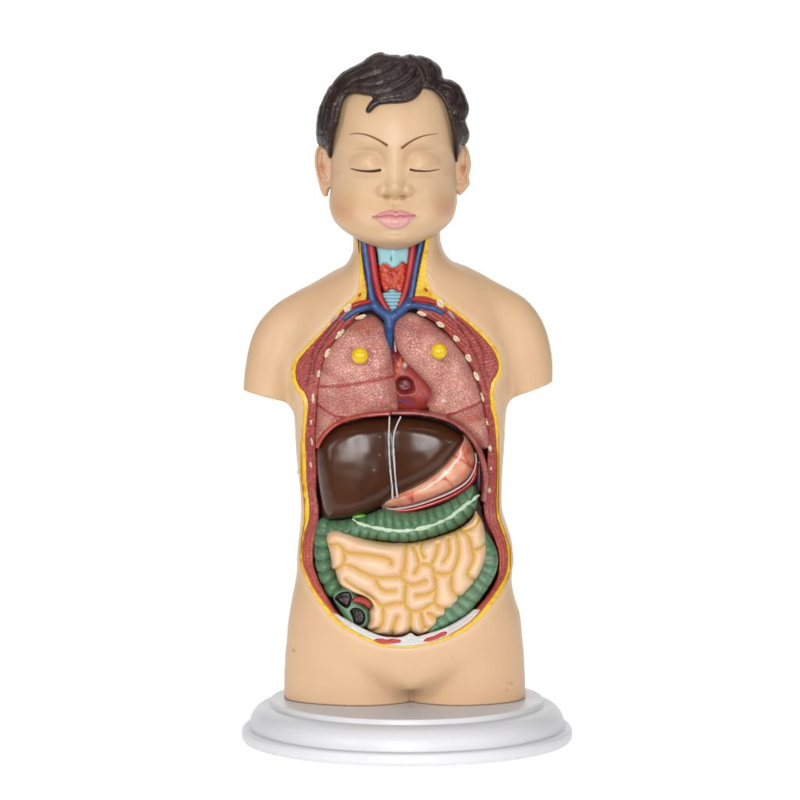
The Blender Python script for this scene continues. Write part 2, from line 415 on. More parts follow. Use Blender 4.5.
def mus_c(px, py, V):
    g, lam, e = mus_groove(px, py)
    c = np.tile(C(168, 64, 56), (len(px), 1))
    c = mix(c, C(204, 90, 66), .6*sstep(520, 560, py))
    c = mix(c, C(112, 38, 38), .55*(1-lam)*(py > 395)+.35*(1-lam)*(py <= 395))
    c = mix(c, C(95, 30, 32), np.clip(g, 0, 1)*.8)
    c = mix(c, C(200, 105, 95), .5*sstep(.35, .8, vnoise(px, py, 2, .5)))
    return c
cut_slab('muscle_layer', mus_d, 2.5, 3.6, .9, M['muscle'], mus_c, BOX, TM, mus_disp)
# white fascia along the bottom of the cut, with the two cut belly muscles in it
FAS = spline([(333, 612.5), (345, 618.5), (359, 626.5), (374, 633.5), (384, 636.5), (397, 637.5), (405, 636), (411, 633), (417, 636.5), (430, 633), (441, 629.5), (453, 624), (466, 616), (478, 606), (480, 609), (470, 621), (453, 632), (438, 639), (422, 643.5), (406, 645.5), (390, 644), (374, 639.5), (359, 632.5), (345, 624)], n=3)
def fas_c(px, py, V):
    c = np.tile(C(214, 216, 214), (len(px), 1))
    m = (px < 352)+(px > 448)
    c = mix(c, C(190, 150, 150), .7*m*sstep(-.1, .5, np.sin(sdist(OUTER_S, px, py)*2.3)))
    return c
cut_slab('fascia', lambda px, py: sdist(FAS, px, py)+.6, 1.6, 2.2, -1.6, M['cartilage'], fas_c, (-78, 80, 85, 135), TM, lambda px, py: .5*vnoise(px, py, 4, .5), h=.7)
for pts in ([(374, 639.5), (378, 637.5), (386, 638.5), (394, 638), (401, 639.5), (399, 642.5), (388, 643.5), (379, 642.5)],
            [(423, 641), (427, 637), (434, 635), (441, 631.5), (447, 631), (446, 634.5), (438, 638.5), (430, 641)]):
    S_ = spline(pts, n=4)
    mx_, my_ = np.mean(pts, 0)
    cut_slab('belly_muscle', lambda px, py: sdist(S_, px, py)+.25*vnoise(px, py, 0, .9), 1.2, 1.6, -3.2, M['muscle'], lambda px, py, V: np.tile(C(196, 66, 62), (len(px), 1)),
             (mx_-PX0-18, mx_-PX0+16, 85, 125), TM, h=.6)
# cut ribs and collar bones
def oval(name, cx, cy, L, W, ang, mat, c, off, H=1.8, rag=.5):
    a = math.radians(ang); ca, sa = math.cos(a), math.sin(a)
    def df(px, py):
        u = (px-cx)*ca+(py-cy)*sa; v = -(px-cx)*sa+(py-cy)*ca
        r = np.sqrt((u/(L/2))**2+(v/(W/2))**2)
        return (1-r)*min(L, W)/2-.45+rag*vnoise(px, py, cx, .7)
    yy = -30.; k = kk(yy); X, Z = (cx-PX0)*k, HC-(cy-PY0)*k
    return cut_slab(name, df, 1.3, H, off, mat, lambda px, py, V: mix(np.tile(c, (len(px), 1)), C(120, 62, 44) if name in ('rib', 'collar_bone') else c, .35*np.exp(-(((px-cx)*ca+(py-cy)*sa)/(L*.36))**2-((-(px-cx)*sa+(py-cy)*ca)/(W*.2))**2)), (X-L*.7, X+L*.7, Z-L*.8-4, Z+L*.8+4), TM, h=.6)
cream = C(250, 232, 194)
for r in [(360.7, 317, 14, 5.5, -17), (340, 333.5, 17, 6, -50), (327.3, 353, 13, 6, -64), (318.4, 374.5, 14, 5, -78), (313.3, 398, 16, 5, -84), (311.3, 421.5, 12, 4, 88), (311.8, 440.6, 12, 4.2, 82), (311, 464, 12, 4.4, 85),
          (422, 313.5, 13, 6, 20), (440.4, 324, 12, 7, 30), (456, 338.6, 11, 7, 45), (468.4, 357.7, 12, 7, 58), (476.5, 376, 13, 6, 66), (482.6, 397.5, 14, 4.2, 76), (487, 422, 10, 3.6, 75), (490, 448, 11, 5, 84), (491, 468, 9, 4, 84), (489, 490, 9, 5, 70)]:
    oval('rib', *r, M['bone'], cream, -1.6)
oval('collar_bone', 348, 308, 12, 7, -50, M['bone'], cream, -2.2); oval('collar_bone', 440.2, 303.5, 11, 8, 48, M['bone'], cream, -2.2)
oval('tendon', 335.5, 318.5, 14, 4, -42, M['cartilage'], C(190, 150, 160), -2.); oval('tendon', 451, 314.5, 17, 4.4, 50, M['cartilage'], C(176, 148, 160), -2.)
oval('cut_vessel', 359.6, 294.7, 6, 3.6, -60, M['gloss'], C(176, 50, 38), -1.2, rag=.1); oval('cut_vessel', 426, 289.8, 6, 4, 50, M['gloss'], C(176, 50, 38), -1.2, rag=.1)  # small red ovals: ends of cut vessels

# cavity lining behind the organs
def lining():
    h = 2.; xs = np.arange(-116, 108, h); zs = np.arange(80, 525, h); ys = np.arange(-80, 54, h)
    X, Z = np.meshgrid(xs, zs, indexing='ij'); yc = samp(YcF, X, Z); k = (D+yc)/D
    d = cavd(PX0+X/k, PY0+(HC-Z)/k)[:, None, :]; Y = ys[None, :, None]
    F = np.maximum(-(d+2.8), Y-43.5)                          # outer block
    F = np.maximum(F, np.minimum(d-.1, 38-Y))                 # hollowed
    F = np.maximum(F, (yc[:, None, :]+1.2)-Y)
    V, Q = surface_nets(F, (xs, ys, zs)); px, py = proj(V)
    c = np.tile(C(112, 42, 38), (len(V), 1)); c = mix(c, C(80, 30, 32), .6*sstep(-.2, .5, vnoise(V[:, 0], V[:, 1], V[:, 2], .08)))
    mesh_obj('cavity_lining', V, Q, M['cavity'], TM, c)
lining()

# ------------------------------------------------------------------ organs: outline, own depth, own thickness
def organ(name, poly, yf, H, R, mat, colorfn, parent, disp=None, h=1., yr=-50., n=3, dfun=None, box=None, normal_disp=None, smooth_poly=True):
    """yf(px, py) = depth of the middle of the organ; H half thickness; R width of the rounded edge"""
    if poly is not None:
        S = spline(poly, n=n) if smooth_poly else np.array(poly, float)
        x0, y0 = S.min(0)-3*h; x1, y1 = S.max(0)+3*h
    else: x0, y0, x1, y1 = box
    xs = np.arange(x0, x1, h); zs = np.arange(y0, y1, h)
    PX, PY = np.meshgrid(xs, zs, indexing='ij')
    d = sdist(S, PX, PY) if dfun is None else dfun(PX, PY)
    t = np.minimum(d/R, 1.); phi = H*H*(2*t-t*t)
    ys = np.arange(-H-2.5*h, H+2.5*h, h)
    F = (ys[None, :, None]**2-phi[:, None, :])/(2*np.sqrt(np.maximum(phi, 0))[:, None, :]+2*h)
    V, Q = surface_nets(F, (xs, ys, zs))
    return finish(name, V, Q, yf, mat, colorfn, parent, disp, yr, normal_disp)
def finish(name, V, Q, yf, mat, colorfn, parent, disp=None, yr=-50., normal_disp=None):
    Q = Q[:, ::-1]                                            # rows run downwards: turn the faces back out
    px, py = V[:, 0].copy(), V[:, 2].copy(); V = V.copy()
    if disp is not None: V[:, 1] -= disp(px, py)*np.clip(-V[:, 1]/2., 0, 1)
    V[:, 1] += yf(px, py) if callable(yf) else yf
    k = kk(yr); W = np.stack([(px-PX0)*k, V[:, 1], HC-(py-PY0)*k], 1)
    if normal_disp is not None:
        nn = normals(W, Q); W = W+nn*normal_disp(px, py, W)[:, None]
    return mesh_obj(name, W, Q, mat, parent, colorfn(px, py, W))
def tube(name, lines, mat, c, parent, yf, h=.8, k=2., yr=-40., colorfn=None, noise=0.):
    """smoothly joined round vessels; a line is [(px, py, radius, dy), ...]"""
    L = [spline(l, False, 5) for l in lines]
    A = np.concatenate(L); x0, y0 = A[:, :2].min(0)-A[:, 2].max()-3; x1, y1 = A[:, :2].max(0)+A[:, 2].max()+3
    dy0, dy1 = A[:, 3].min()-A[:, 2].max()-3, A[:, 3].max()+A[:, 2].max()+3
    xs, ys, zs = np.arange(x0, x1, h), np.arange(dy0, dy1, h), np.arange(y0, y1, h)
    X, Y, Z = np.meshgrid(xs, ys, zs, indexing='ij'); F = None
    for l in L:
        f = np.full(X.shape, 1e6)
        for a, b in zip(l[:-1], l[1:]):
            e = np.array([b[0]-a[0], b[3]-a[3], b[1]-a[1]]); q = max((e**2).sum(), 1e-6)
            t = np.clip(((X-a[0])*e[0]+(Y-a[3])*e[1]+(Z-a[1])*e[2])/q, 0, 1)
            f = np.minimum(f, np.sqrt((X-a[0]-t*e[0])**2+(Y-a[3]-t*e[1])**2+(Z-a[1]-t*e[2])**2)-(a[2]+t*(b[2]-a[2])))
        F = f if F is None else smin(F, f, k)
    if noise: F = F-noise*vnoise(X, Y, Z, .4)
    V, Q = surface_nets(F, (xs, ys, zs))
    cf = colorfn or (lambda px, py, W: mix(np.tile(c, (len(px), 1)), np.asarray(c)*.6, .5*sstep(0, .7, vnoise(px, py, W[:, 1], .2))))
    return finish(name, V, Q, yf, mat, cf, parent, None, yr)
def flat(c): return lambda px, py, W: np.tile(c, (len(px), 1))
def bowl(y0, c=20., cx=402., w=88.): return lambda px, py: y0+c*((px-cx)/w)**2

def on_cut(px, py, up=0.):
    y = -30.
    for _ in range(3):
        k = kk(y); y = float(samp(YcF, np.array((px-PX0)*k), np.array(HC-(py-PY0)*k)))
    return y-up-yv
yv = -33.
print('CUT', [(p, round(on_cut(*p)+yv, 1)) for p in [(355, 311), (344, 318), (432, 307), (364, 270), (390, 330), (310, 350), (480, 350), (302, 480), (410, 645), (303, 560)]])
# ---- neck vessels and airway: fixed parts of the torso
blue, red = C(42, 82, 138), C(176, 30, 32)
yv = -33.
tube('vein', [[(364, 225, 3.6, 3), (364.5, 242, 3.6, 3), (367.5, 270, 3.8, 1), (371, 296, 4.2, -1), (377, 308, 4.5, -4), (388, 317, 5.2, -8), (389.5, 328, 5., -9), (389.5, 345, 3.2, -4), (390, 358, 2.6, 0)],
              [(423, 225, 3.4, 3), (421, 244, 3.4, 3), (416, 270, 3.6, 1), (411.5, 296, 4., -2), (405, 307, 4.4, -5), (395, 315.5, 5.2, -8)],
              [(374, 306, 3.8, -2), (366, 307.5, 3.2, on_cut(366, 307, 2)), (355, 311, 3., on_cut(355, 311, 3)), (344.5, 318.5, 2.4, on_cut(345, 318, 2.5))],
              [(407, 306, 3.6, -3), (417.5, 305.5, 3.2, on_cut(417, 305, 2)), (432.5, 308, 3., on_cut(432, 308, 3)), (442, 312.5, 2.4, on_cut(442, 312, 2.5))]], M['vessel'], blue, TM, yv, k=3., noise=.25)
tube('artery', [[(370.5, 228, 3.8, 1), (371, 246, 3.8, 1), (375.5, 280, 3.8, 0), (380.5, 299, 3.7, 0), (388, 311, 3.2, -1)],
                [(415, 228, 3.8, 1), (413, 246, 3.8, 1), (409.5, 272, 3.8, 0), (405, 293, 3.7, 0), (397, 311, 3., -1)]], M['vessel'], red, TM, yv, k=1.5)
tube('artery', [[(353, 306, 2.4, on_cut(353, 306, 2)), (361, 303, 2.6, on_cut(361, 303, 2)), (369, 301.5, 2.4, on_cut(366, 302, 0))]], M['vessel'], red, TM, yv)
tube('artery', [[(413, 299.5, 2.5, on_cut(413, 300, 0)), (424, 300, 2.8, on_cut(424, 300, 2)), (433, 301.5, 2.6, on_cut(433, 301, 2)), (438, 304, 2.2, on_cut(438, 304, 1))]], M['vessel'], red, TM, yv)
organ('larynx', [(376, 228), (412, 228), (410.5, 247), (408.5, 264.5), (405, 263.5), (402, 262.5), (399, 266), (395, 268), (391, 268), (387, 264.5), (383.5, 264), (379, 266), (377.3, 255)], bowl(yv-.2, 5, 393, 16), 4.5, 3, M['cartilage'],
      lambda px, py, W: mix(np.tile(C(150, 202, 210), (len(px), 1)), C(60, 70, 75), .8*gss(px, py, 391, 259, .9, 3.)), TM, lambda px, py: 1.2*gss(px, py, 393, 250, 5, 14)-1.5*gss(px, py, 391, 259, .9, 3), h=.7, yr=yv)
organ('thyroid_gland', [(378, 262), (384, 259), (393, 263), (402, 259), (406.5, 262), (407.5, 275), (404.5, 287), (401.5, 293), (397, 292), (392, 289), (387.5, 292), (383.5, 292.5), (380.5, 284), (378, 272)], bowl(yv+2.5, 5, 393, 16), 5.5, 4, M['gland'],
      lambda px, py, W: mix(np.tile(C(208, 72, 44), (len(px), 1)), C(140, 36, 26), .6*gss(px, py, 392, 272, 5, 4)+.5*sstep(.1, .6, vnoise(px, py, 0, .5))), TM,
      lambda px, py: 1.1*vnoise(px, py, 0, .45)-2.5*gss(px, py, 392, 272, 5, 4), h=.7, yr=yv)
organ('windpipe', [(382, 294), (387, 291.5), (392, 288.5), (398, 291.5), (402, 292), (401.5, 300), (399.5, 306), (397, 312), (391, 312), (388, 307), (385, 301)], yv+1.5, 4.5, 4, M['cartilage'],
      lambda px, py, W: mix(np.tile(C(150, 200, 212), (len(px), 1)), C(96, 146, 165), sstep(.3, .9, np.sin(py*1.75))), TM, lambda px, py: -.7*np.sin(py*1.75), h=.6, yr=yv)

# ---- diaphragm: two curved shelves between chest and belly
def shelf(name, line, w, yfn, H, c0, c1, h=.9):
    L = spline(line, False, 6)
    A = np.array(L); box = (A[:, 0].min()-8, A[:, 1].min()-8, A[:, 0].max()+8, A[:, 1].max()+8)
    organ(name, None, yfn, H, w*.8, M['gloss'], lambda px, py, W: mix(np.tile(c0, (len(px), 1)), c1, .7*sstep(-.2, .6, vnoise(px, py, 0, .18))), TM,
          dfun=lambda X, Y: w-ldist(L, X, Y)+.3*vnoise(X, Y, 2, .2), box=box, h=h, yr=-48.)
shelf('diaphragm', [(318, 446.5), (322.5, 437.5), (330, 429), (340, 422), (353, 417.3), (370, 414.3), (389, 412.8)], 3.4, bowl(-32, 10), 31, C(186, 72, 55), C(160, 50, 42))
shelf('diaphragm', [(392.5, 412.3), (414, 412.6), (433, 415), (448, 419.5), (461, 427.5), (471, 437), (478, 448), (483, 462), (485.5, 480), (484, 500)], 3.4, bowl(-32, 12), 29, C(152, 66, 60), C(176, 92, 82))

# ---- lungs
lungc, vl = C(224, 160, 144), C(176, 40, 36)
LP1 = [(360, 317.5), (367.5, 317), (375, 319), (382.5, 327), (387, 338), (391.5, 355), (394.8, 377), (398, 399), (397.5, 411), (385, 416), (365, 419), (345, 426), (330, 437), (320, 447), (316, 446), (315.3, 421), (316, 402), (319, 375), (325, 356), (334, 340), (348, 325)]
LP2 = [(393, 330), (395, 322), (400, 317), (409, 315.6), (421, 318.4), (435, 327), (450, 340), (461, 353.5), (470, 368.5), (478.5, 387), (484.5, 405), (488.5, 430), (489.5, 447), (483, 449), (474, 438), (460, 426), (445, 418), (432, 414), (428.5, 409), (427, 405), (431.5, 397), (431, 390), (425.6, 383), (414.4, 372), (405, 362.5), (397.5, 351), (393.8, 340)]
def lung(label, poly, lines, apex, knob, shade):
    T = thing('lung', label, 'lung', 'the two removable lungs')
    Ls = [(spline(l, False, 5), w) for l, w in lines]
    def dsp(px, py):
        v = .5*vnoise(px, py, 1, .12)+.25*vnoise(px, py, 1, .3)
        for l, w in Ls: v += 1.3*np.exp(-(ldist(l, px, py)/w)**2)
        return v
    def cf(px, py, W):
        c = mix(np.tile(lungc, (len(px), 1)), C(194, 114, 108), .75*sstep(-.3, .6, vnoise(px, py, 3, .07)))
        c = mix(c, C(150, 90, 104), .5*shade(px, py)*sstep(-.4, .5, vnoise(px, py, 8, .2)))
        c = mix(c, C(196, 96, 66), .6*gss(px, py, apex[0], apex[1], 16, 7))
        for l, w in Ls: c = mix(c, vl, .85*np.exp(-(ldist(l, px, py)/(w*.85))**4))
        return c
    Sl = spline(poly, n=3); sx = 1 if label.startswith('right') else -1
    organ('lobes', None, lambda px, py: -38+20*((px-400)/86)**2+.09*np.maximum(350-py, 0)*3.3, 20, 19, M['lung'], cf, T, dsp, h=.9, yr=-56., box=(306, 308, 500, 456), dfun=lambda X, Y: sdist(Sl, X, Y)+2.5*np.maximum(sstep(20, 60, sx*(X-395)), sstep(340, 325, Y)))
    u, v, r = knob
    n1, n2 = 40, 24; th = np.linspace(0, 2*math.pi, n1, endpoint=False); ph = np.linspace(0, math.pi, n2+1)
    yk = -38+20*((u-400)/86)**2-20-r*.7; k = kk(yk)
    Vv = np.array([[(u-PX0)*k+r*math.sin(p)*math.cos(t), yk+r*math.cos(p)*-1, HC-(v-PY0)*k+r*math.sin(p)*math.sin(t)] for p in ph for t in th])
    Qq = np.array([[i*n1+j, (i+1)*n1+j, (i+1)*n1+(j+1) % n1, i*n1+(j+1) % n1] for i in range(n2) for j in range(n1)])
    mesh_obj('knob', Vv, Qq, M['knob'], T, np.tile(C(240, 200, 24), (len(Vv), 1)))
    return T
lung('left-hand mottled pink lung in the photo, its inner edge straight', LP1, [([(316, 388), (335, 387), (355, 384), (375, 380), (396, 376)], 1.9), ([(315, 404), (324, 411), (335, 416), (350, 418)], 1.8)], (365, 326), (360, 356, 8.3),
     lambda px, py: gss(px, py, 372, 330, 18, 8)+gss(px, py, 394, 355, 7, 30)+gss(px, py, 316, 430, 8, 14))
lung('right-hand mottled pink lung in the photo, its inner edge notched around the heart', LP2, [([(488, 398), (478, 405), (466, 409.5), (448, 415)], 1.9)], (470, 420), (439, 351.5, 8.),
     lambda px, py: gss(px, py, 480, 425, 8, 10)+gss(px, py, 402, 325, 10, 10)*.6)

# ---- heart
HT = thing('heart', 'dark red heart with one open chamber, tucked between the lungs', 'heart')
def hr_(px, py): return np.sqrt(((px-405-.15*(py-386))/10.)**2+((py-385.5)/9.5)**2)+.10*vnoise(px, py, 7, .13)
def heart_c(px, py, W):
    c = mix(np.tile(C(164, 62, 56), (len(px), 1)), C(120, 34, 36), .7*sstep(-.2, .5, vnoise(px, py, 0, .15)))
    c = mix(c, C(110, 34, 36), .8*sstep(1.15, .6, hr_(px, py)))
    c = mix(c, C(200, 110, 110), .5*gss(px, py, 429, 396, 4, 6))
    c = mix(c, C(60, 80, 140), .8*np.exp(-(ldist([(398, 400), (405, 402.5), (413, 403.5)], px, py)/.9)**2))
    c = mix(c, C(220, 130, 50), .8*np.exp(-(ldist([(402, 356), (400, 364), (396, 374), (394, 384)], px, py)/2.)**2)*sstep(-.3, .2, vnoise(px, py, 0, .5)))
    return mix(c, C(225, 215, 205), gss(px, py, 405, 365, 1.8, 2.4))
organ('heart_muscle', [(385, 356), (393, 350), (404, 352), (414, 362), (427, 376), (435, 389), (435, 402), (427, 411), (410, 413), (395, 412), (386, 405)], lambda px, py: -28.+0*px, 16, 18, M['vessel'], heart_c, HT,
      lambda px, py: -9*sstep(1.1, .5, hr_(px, py))+.3*np.exp(-(hr_(px, py)-1.1)**2*20)+.6*vnoise(px, py, 0, .35)*sstep(1.1, .6, hr_(px, py))*.8, h=.8, yr=-44.)
tube('aorta', [[(396, 322, 6, 4), (395, 340, 6, 2), (396, 354, 6, 0), (400, 366, 6, 2)]], M['gloss'], C(120, 30, 30), HT, -30.)

# ---- liver
LV = thing('liver', 'glossy dark brown liver with two thin pale lines down it', 'liver')
LIV = [(317.5, 444), (325, 434), (337.5, 425.5), (355, 420), (375, 418), (400, 417), (420, 418.5), (440, 423), (455, 430), (464, 438), (462.5, 445), (456, 455), (445, 467.5), (430, 480), (412.5, 490.5), (392.5, 500.5), (380, 508), (367.5, 514.5), (354, 518.5), (337.5, 520.5), (328, 520), (323, 512.5), (319.8, 495), (317.5, 477.5), (316.5, 460)]
def liv_y(px, py):
    a = ((px-354)/1.)**2/300+((py-464)/1.)**2/420; b = (px-430)**2/260+(py-452)**2/330
    return -40+smin(a, b, 4.)
LG1 = spline([(389.5, 417), (389, 440), (390, 465), (392, 485), (392.5, 499)], False, 5)
LG2 = spline([(400.5, 417), (396, 427), (393.3, 440), (394.5, 465), (396, 485), (397.5, 497)], False, 5)
def liv_d(px, py): return -1.6*np.exp(-((px-(391.5+(py-440)*.055))/4.5)**2)+.25*vnoise(px, py, 0, .1)
organ('liver_body', LIV, liv_y, 20, 17, M['liver'], lambda px, py, W: mix(mix(np.tile(C(70, 38, 22), (len(px), 1)), C(82, 48, 30), .5*sstep(-.3, .5, vnoise(px, py, 0, .04))),
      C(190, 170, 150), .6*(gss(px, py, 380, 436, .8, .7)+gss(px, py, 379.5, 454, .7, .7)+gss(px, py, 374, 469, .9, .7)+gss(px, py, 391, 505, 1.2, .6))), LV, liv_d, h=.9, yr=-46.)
for Lg in (LG1, LG2):
    organ('ligament', None, lambda px, py: liv_y(px, py)-liv_d(px, py)-20+.2, 1.3, 1.2, M['cartilage'], flat(C(196, 196, 200)), LV,
          dfun=lambda X, Y: 1.05-ldist(Lg, X, Y)*(1+.0*X)+.2*vnoise(X, Y, 0, .3), box=(384, 413, 405, 503), h=.5, yr=-52.)
organ('gallbladder', [(352, 516.5), (356, 514.5), (362, 514), (366.5, 515.5), (364, 518.5), (358, 520), (353, 519.3)], -43, 4.5, 3, M['gloss'], flat(C(84, 160, 52)), LV, h=.6, yr=-48.)

# ---- stomach
SM = thing('stomach', 'salmon pink stomach with red vessels and white cut rim, below the liver', 'stomach')
ST_ = [(466, 436), (472, 445), (475.5, 455), (475.5, 466), (472, 475), (464.5, 484), (450, 492.5), (433, 499.5), (415, 505.5), (397, 509), (382, 509.5), (376, 506), (384, 496), (420, 478), (445, 455), (455, 440)]
sto_v = [spline(l, False, 4) for l in ([(454, 456.5), (465, 462.5), (472, 468.5)], [(461.5, 449), (466, 458), (471, 467.5)], [(435, 481), (441, 479), (445, 478.5)], [(444, 478), (449, 482), (453, 487.5)], [(406, 495.5), (413, 502.5)], [(412.5, 492), (412.5, 502)], [(409, 494), (413, 500)], [(469, 450), (467, 454)])]
def sto_c(px, py, W):
    c = mix(np.tile(C(232, 152, 122), (len(px), 1)), C(240, 184, 150), .8*sstep(-.2, .5, vnoise(px, py, 0, .08)))
    for l in sto_v: c = mix(c, C(214, 70, 62), .75*np.exp(-(ldist(l, px, py)/1.4)**2))
    return c
def sto_y(px, py): return -28+6*((px-420)/50.)**2+0*py
organ('stomach_wall', ST_, sto_y, 19, 16, M['gloss'], sto_c, SM, lambda px, py: .5*vnoise(px, py, 0, .15), h=.9, yr=-46.)
RIM = spline([(476, 455), (476.6, 459), (476.5, 464), (473.5, 474), (466, 484), (451, 493), (434, 500), (416, 506), (398, 509.5), (383, 510)], False, 6)
BND = spline([(476.5, 466), (475.5, 476), (469, 486), (453, 496), (436, 503), (418, 508.5), (404, 511), (392, 510.5)], False, 6)
organ('white_rim', None, lambda px, py: -33+6*((px-420)/50.)**2, 9, 1.4, M['cartilage'], flat(C(222, 216, 214)), SM, dfun=lambda X, Y: 1.35-ldist(RIM, X, Y), box=(376, 432, 482, 516), h=.6, yr=-44.)
organ('cut_wall', None, lambda px, py: -30+6*((px-420)/50.)**2, 10, 2.5, M['gloss'], lambda px, py, W: mix(np.tile(C(178, 36, 38), (len(px), 1)), C(140, 24, 28), .5*sstep(0, .5, vnoise(px, py, 0, .3))), SM, dfun=lambda X, Y: 3.2-ldist(BND, X, Y), box=(380, 455, 486, 520), h=.7, yr=-42.)

SP = organ('spleen', [(476, 458), (480, 456), (483.5, 464), (484.5, 478), (483, 490), (478, 494), (474, 486), (474, 470)], -16, 9, 6, M['gloss'], flat(C(76, 44, 56)), None, h=.8, yr=-24.)
tag(SP, 'dark purple spleen, narrow and mostly hidden between stomach and side wall', 'spleen')

# ---- bowel block
BW = thing('intestines', 'block of cream small bowel loops framed by ridged green colon', 'intestines')
green, dgreen = C(88, 124, 90), C(54, 86, 60)
CL = spline([(322, 528), (335, 526.5), (350, 526.5), (364, 528), (380, 530.5), (396, 531), (412, 530), (430, 525.5), (448, 517.5), (462, 508), (473, 499)], False, 5)
TC = [(326, 523), (338, 521), (350, 519.5), (370, 514), (384, 509), (400, 512.5), (420, 511.5), (440, 506), (455, 498.5), (468, 489), (474, 486), (478, 491), (479, 502), (476, 511.5), (472.5, 518), (460, 528), (440, 536), (420, 541), (405, 543), (387.5, 542), (370, 540.5), (360, 541), (347.5, 541), (330, 542), (323, 537), (323, 527)]
TN = spline([(353, 519.5), (360, 523.5), (375, 527.5), (392.5, 530), (410, 530), (430, 526), (447.5, 518.5), (462.5, 508.5), (479, 496.5)], False, 5)
def haus(line, per, off=0., alt=.45):
    def f(px, py):
        d, s, g = ldist(line, px, py, True)
        ph = s/per+np.where(g > 0, .0, alt)+off+.18*vnoise(px, py, 3, .08)
        return np.abs(np.sin(math.pi*ph))**.5, d
    return f
hT_ = haus(CL, 9.5)
def tc_disp(px, py):
    a, d = hT_(px, py); return (a-.6)*4.2*sstep(1, 6, d)
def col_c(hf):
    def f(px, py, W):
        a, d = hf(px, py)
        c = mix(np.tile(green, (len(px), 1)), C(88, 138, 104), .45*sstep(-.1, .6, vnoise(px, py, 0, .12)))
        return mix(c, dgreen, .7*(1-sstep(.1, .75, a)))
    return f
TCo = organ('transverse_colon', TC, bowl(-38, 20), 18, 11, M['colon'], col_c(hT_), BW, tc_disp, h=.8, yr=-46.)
organ('colon_band', None, lambda px, py: bowl(-38, 20)(px, py)-18-.3, 1.4, 1.8, M['cartilage'], flat(C(186, 208, 180)), TCo, dfun=lambda X, Y: 1.9-ldist(TN, X, Y)+1.0*vnoise(X, Y, 0, .28)-.9*sstep(362, 352, X), box=(346, 488, 484, 537), h=.6, yr=-52.)
AC = spline([(325, 528), (323, 540), (323, 556), (325.5, 571), (330, 581), (334, 589)], False, 6)
hA = haus(AC, 11.5, .2, 0.)
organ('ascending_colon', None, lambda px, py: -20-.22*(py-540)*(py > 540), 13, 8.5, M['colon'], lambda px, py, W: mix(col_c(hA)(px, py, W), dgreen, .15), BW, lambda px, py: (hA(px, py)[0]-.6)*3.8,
      dfun=lambda X, Y: 8.6+.9*hA(X, Y)[0]-ldist(AC, X, Y), box=(306, 516, 362, 624), h=.8, yr=-38.)
CEC = [(331, 592), (338, 589), (350, 588), (357, 596), (364, 604), (369.5, 611), (369.5, 622), (364.5, 628.5), (356, 628), (348, 623), (341, 614), (334, 603)]
Hl1 = spline([(334.5, 599), (340, 593.5), (349, 592.5), (352, 599.5), (348, 608), (342.5, 606.5), (337, 602)], n=3)
Hl2 = spline([(350, 611.5), (353, 608.5), (358, 608), (363.5, 611.5), (365.5, 617.5), (363.5, 623.5), (358.5, 625.5), (354, 623), (352.5, 617.5)], n=3)
def hol(px, py): return np.maximum(sdist(Hl1, px, py), sdist(Hl2, px, py))
def cec_c(px, py, W):
    h_ = hol(px, py); c = mix(np.tile(green, (len(px), 1)), dgreen, .5*sstep(0, .5, vnoise(px, py, 0, .2)))
    c = mix(c, C(110, 155, 125), .6*np.exp(-((h_+.8)/.8)**2))
    return mix(c, mix(np.tile(C(30, 14, 12), (len(px), 1)), C(58, 30, 24), sstep(.2, .7, vnoise(px, py, 0, .5))), sstep(-.3, .6, h_))
organ('cecum', CEC, lambda px, py: -42-.25*(py-600), 10, 7, M['colon'], cec_c, BW, lambda px, py: -9*sstep(-.5, 2.2, hol(px, py))+.6*vnoise(px, py, 0, .3)*(hol(px, py) > 0)+.5*vnoise(px, py, 0, .2), h=.6, yr=-54.)
organ('cut_ileum', [(352, 600), (355, 597.5), (361, 597.5), (367, 600), (371, 604), (371, 608), (368.5, 609.5), (364, 606), (358, 604), (353, 603)], -54, 6, 2.5, M['gloss'],
      lambda px, py, W: mix(np.tile(C(176, 34, 38), (len(px), 1)), C(140, 24, 28), sstep(.1, .9, np.sin(px*1.9+py*.6))), BW, lambda px, py: .4*np.sin(px*1.9+py*.6), h=.5, yr=-60.)
DC = [(478, 526), (486, 533), (492, 541), (497, 551), (499, 561), (497.5, 572), (492.5, 583), (486, 593), (477, 605), (466, 616.5), (452.5, 624), (437.5, 631.5), (430, 634), (427, 626), (440, 608), (460, 590), (474, 575), (480, 555), (476, 538)]
DL = spline([(489, 540), (494, 556), (488, 576), (474, 592), (458, 610), (434, 628)], False, 5); hD = haus(DL, 10., .3, 0.)
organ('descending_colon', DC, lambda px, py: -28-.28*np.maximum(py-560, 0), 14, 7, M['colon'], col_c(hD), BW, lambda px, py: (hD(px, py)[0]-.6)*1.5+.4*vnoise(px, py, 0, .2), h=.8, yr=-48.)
SI = [(326, 539), (327.5, 533.5), (332, 530.8), (338, 530.5), (350, 534), (365, 539.5), (382.5, 543), (405, 544), (420, 542.5), (440, 537.5), (460, 530), (472.5, 520), (475.5, 512), (479, 516), (483, 524), (486, 535), (487.6, 550), (486, 563.5), (478.5, 580), (466.5, 595), (457, 605), (443.5, 620.5), (437, 628), (430, 632.5), (419.5, 636.5), (411, 633.5), (403, 636.5), (393.5, 637), (382.5, 636.3), (371.5, 633), (366, 628), (368.5, 621), (368.5, 612), (371, 606),
      (366, 599.5), (355, 595.4), (349.5, 592.6), (340, 587), (336, 578), (334.5, 572), (331.5, 570), (330.5, 563), (328.5, 552), (326, 543)]
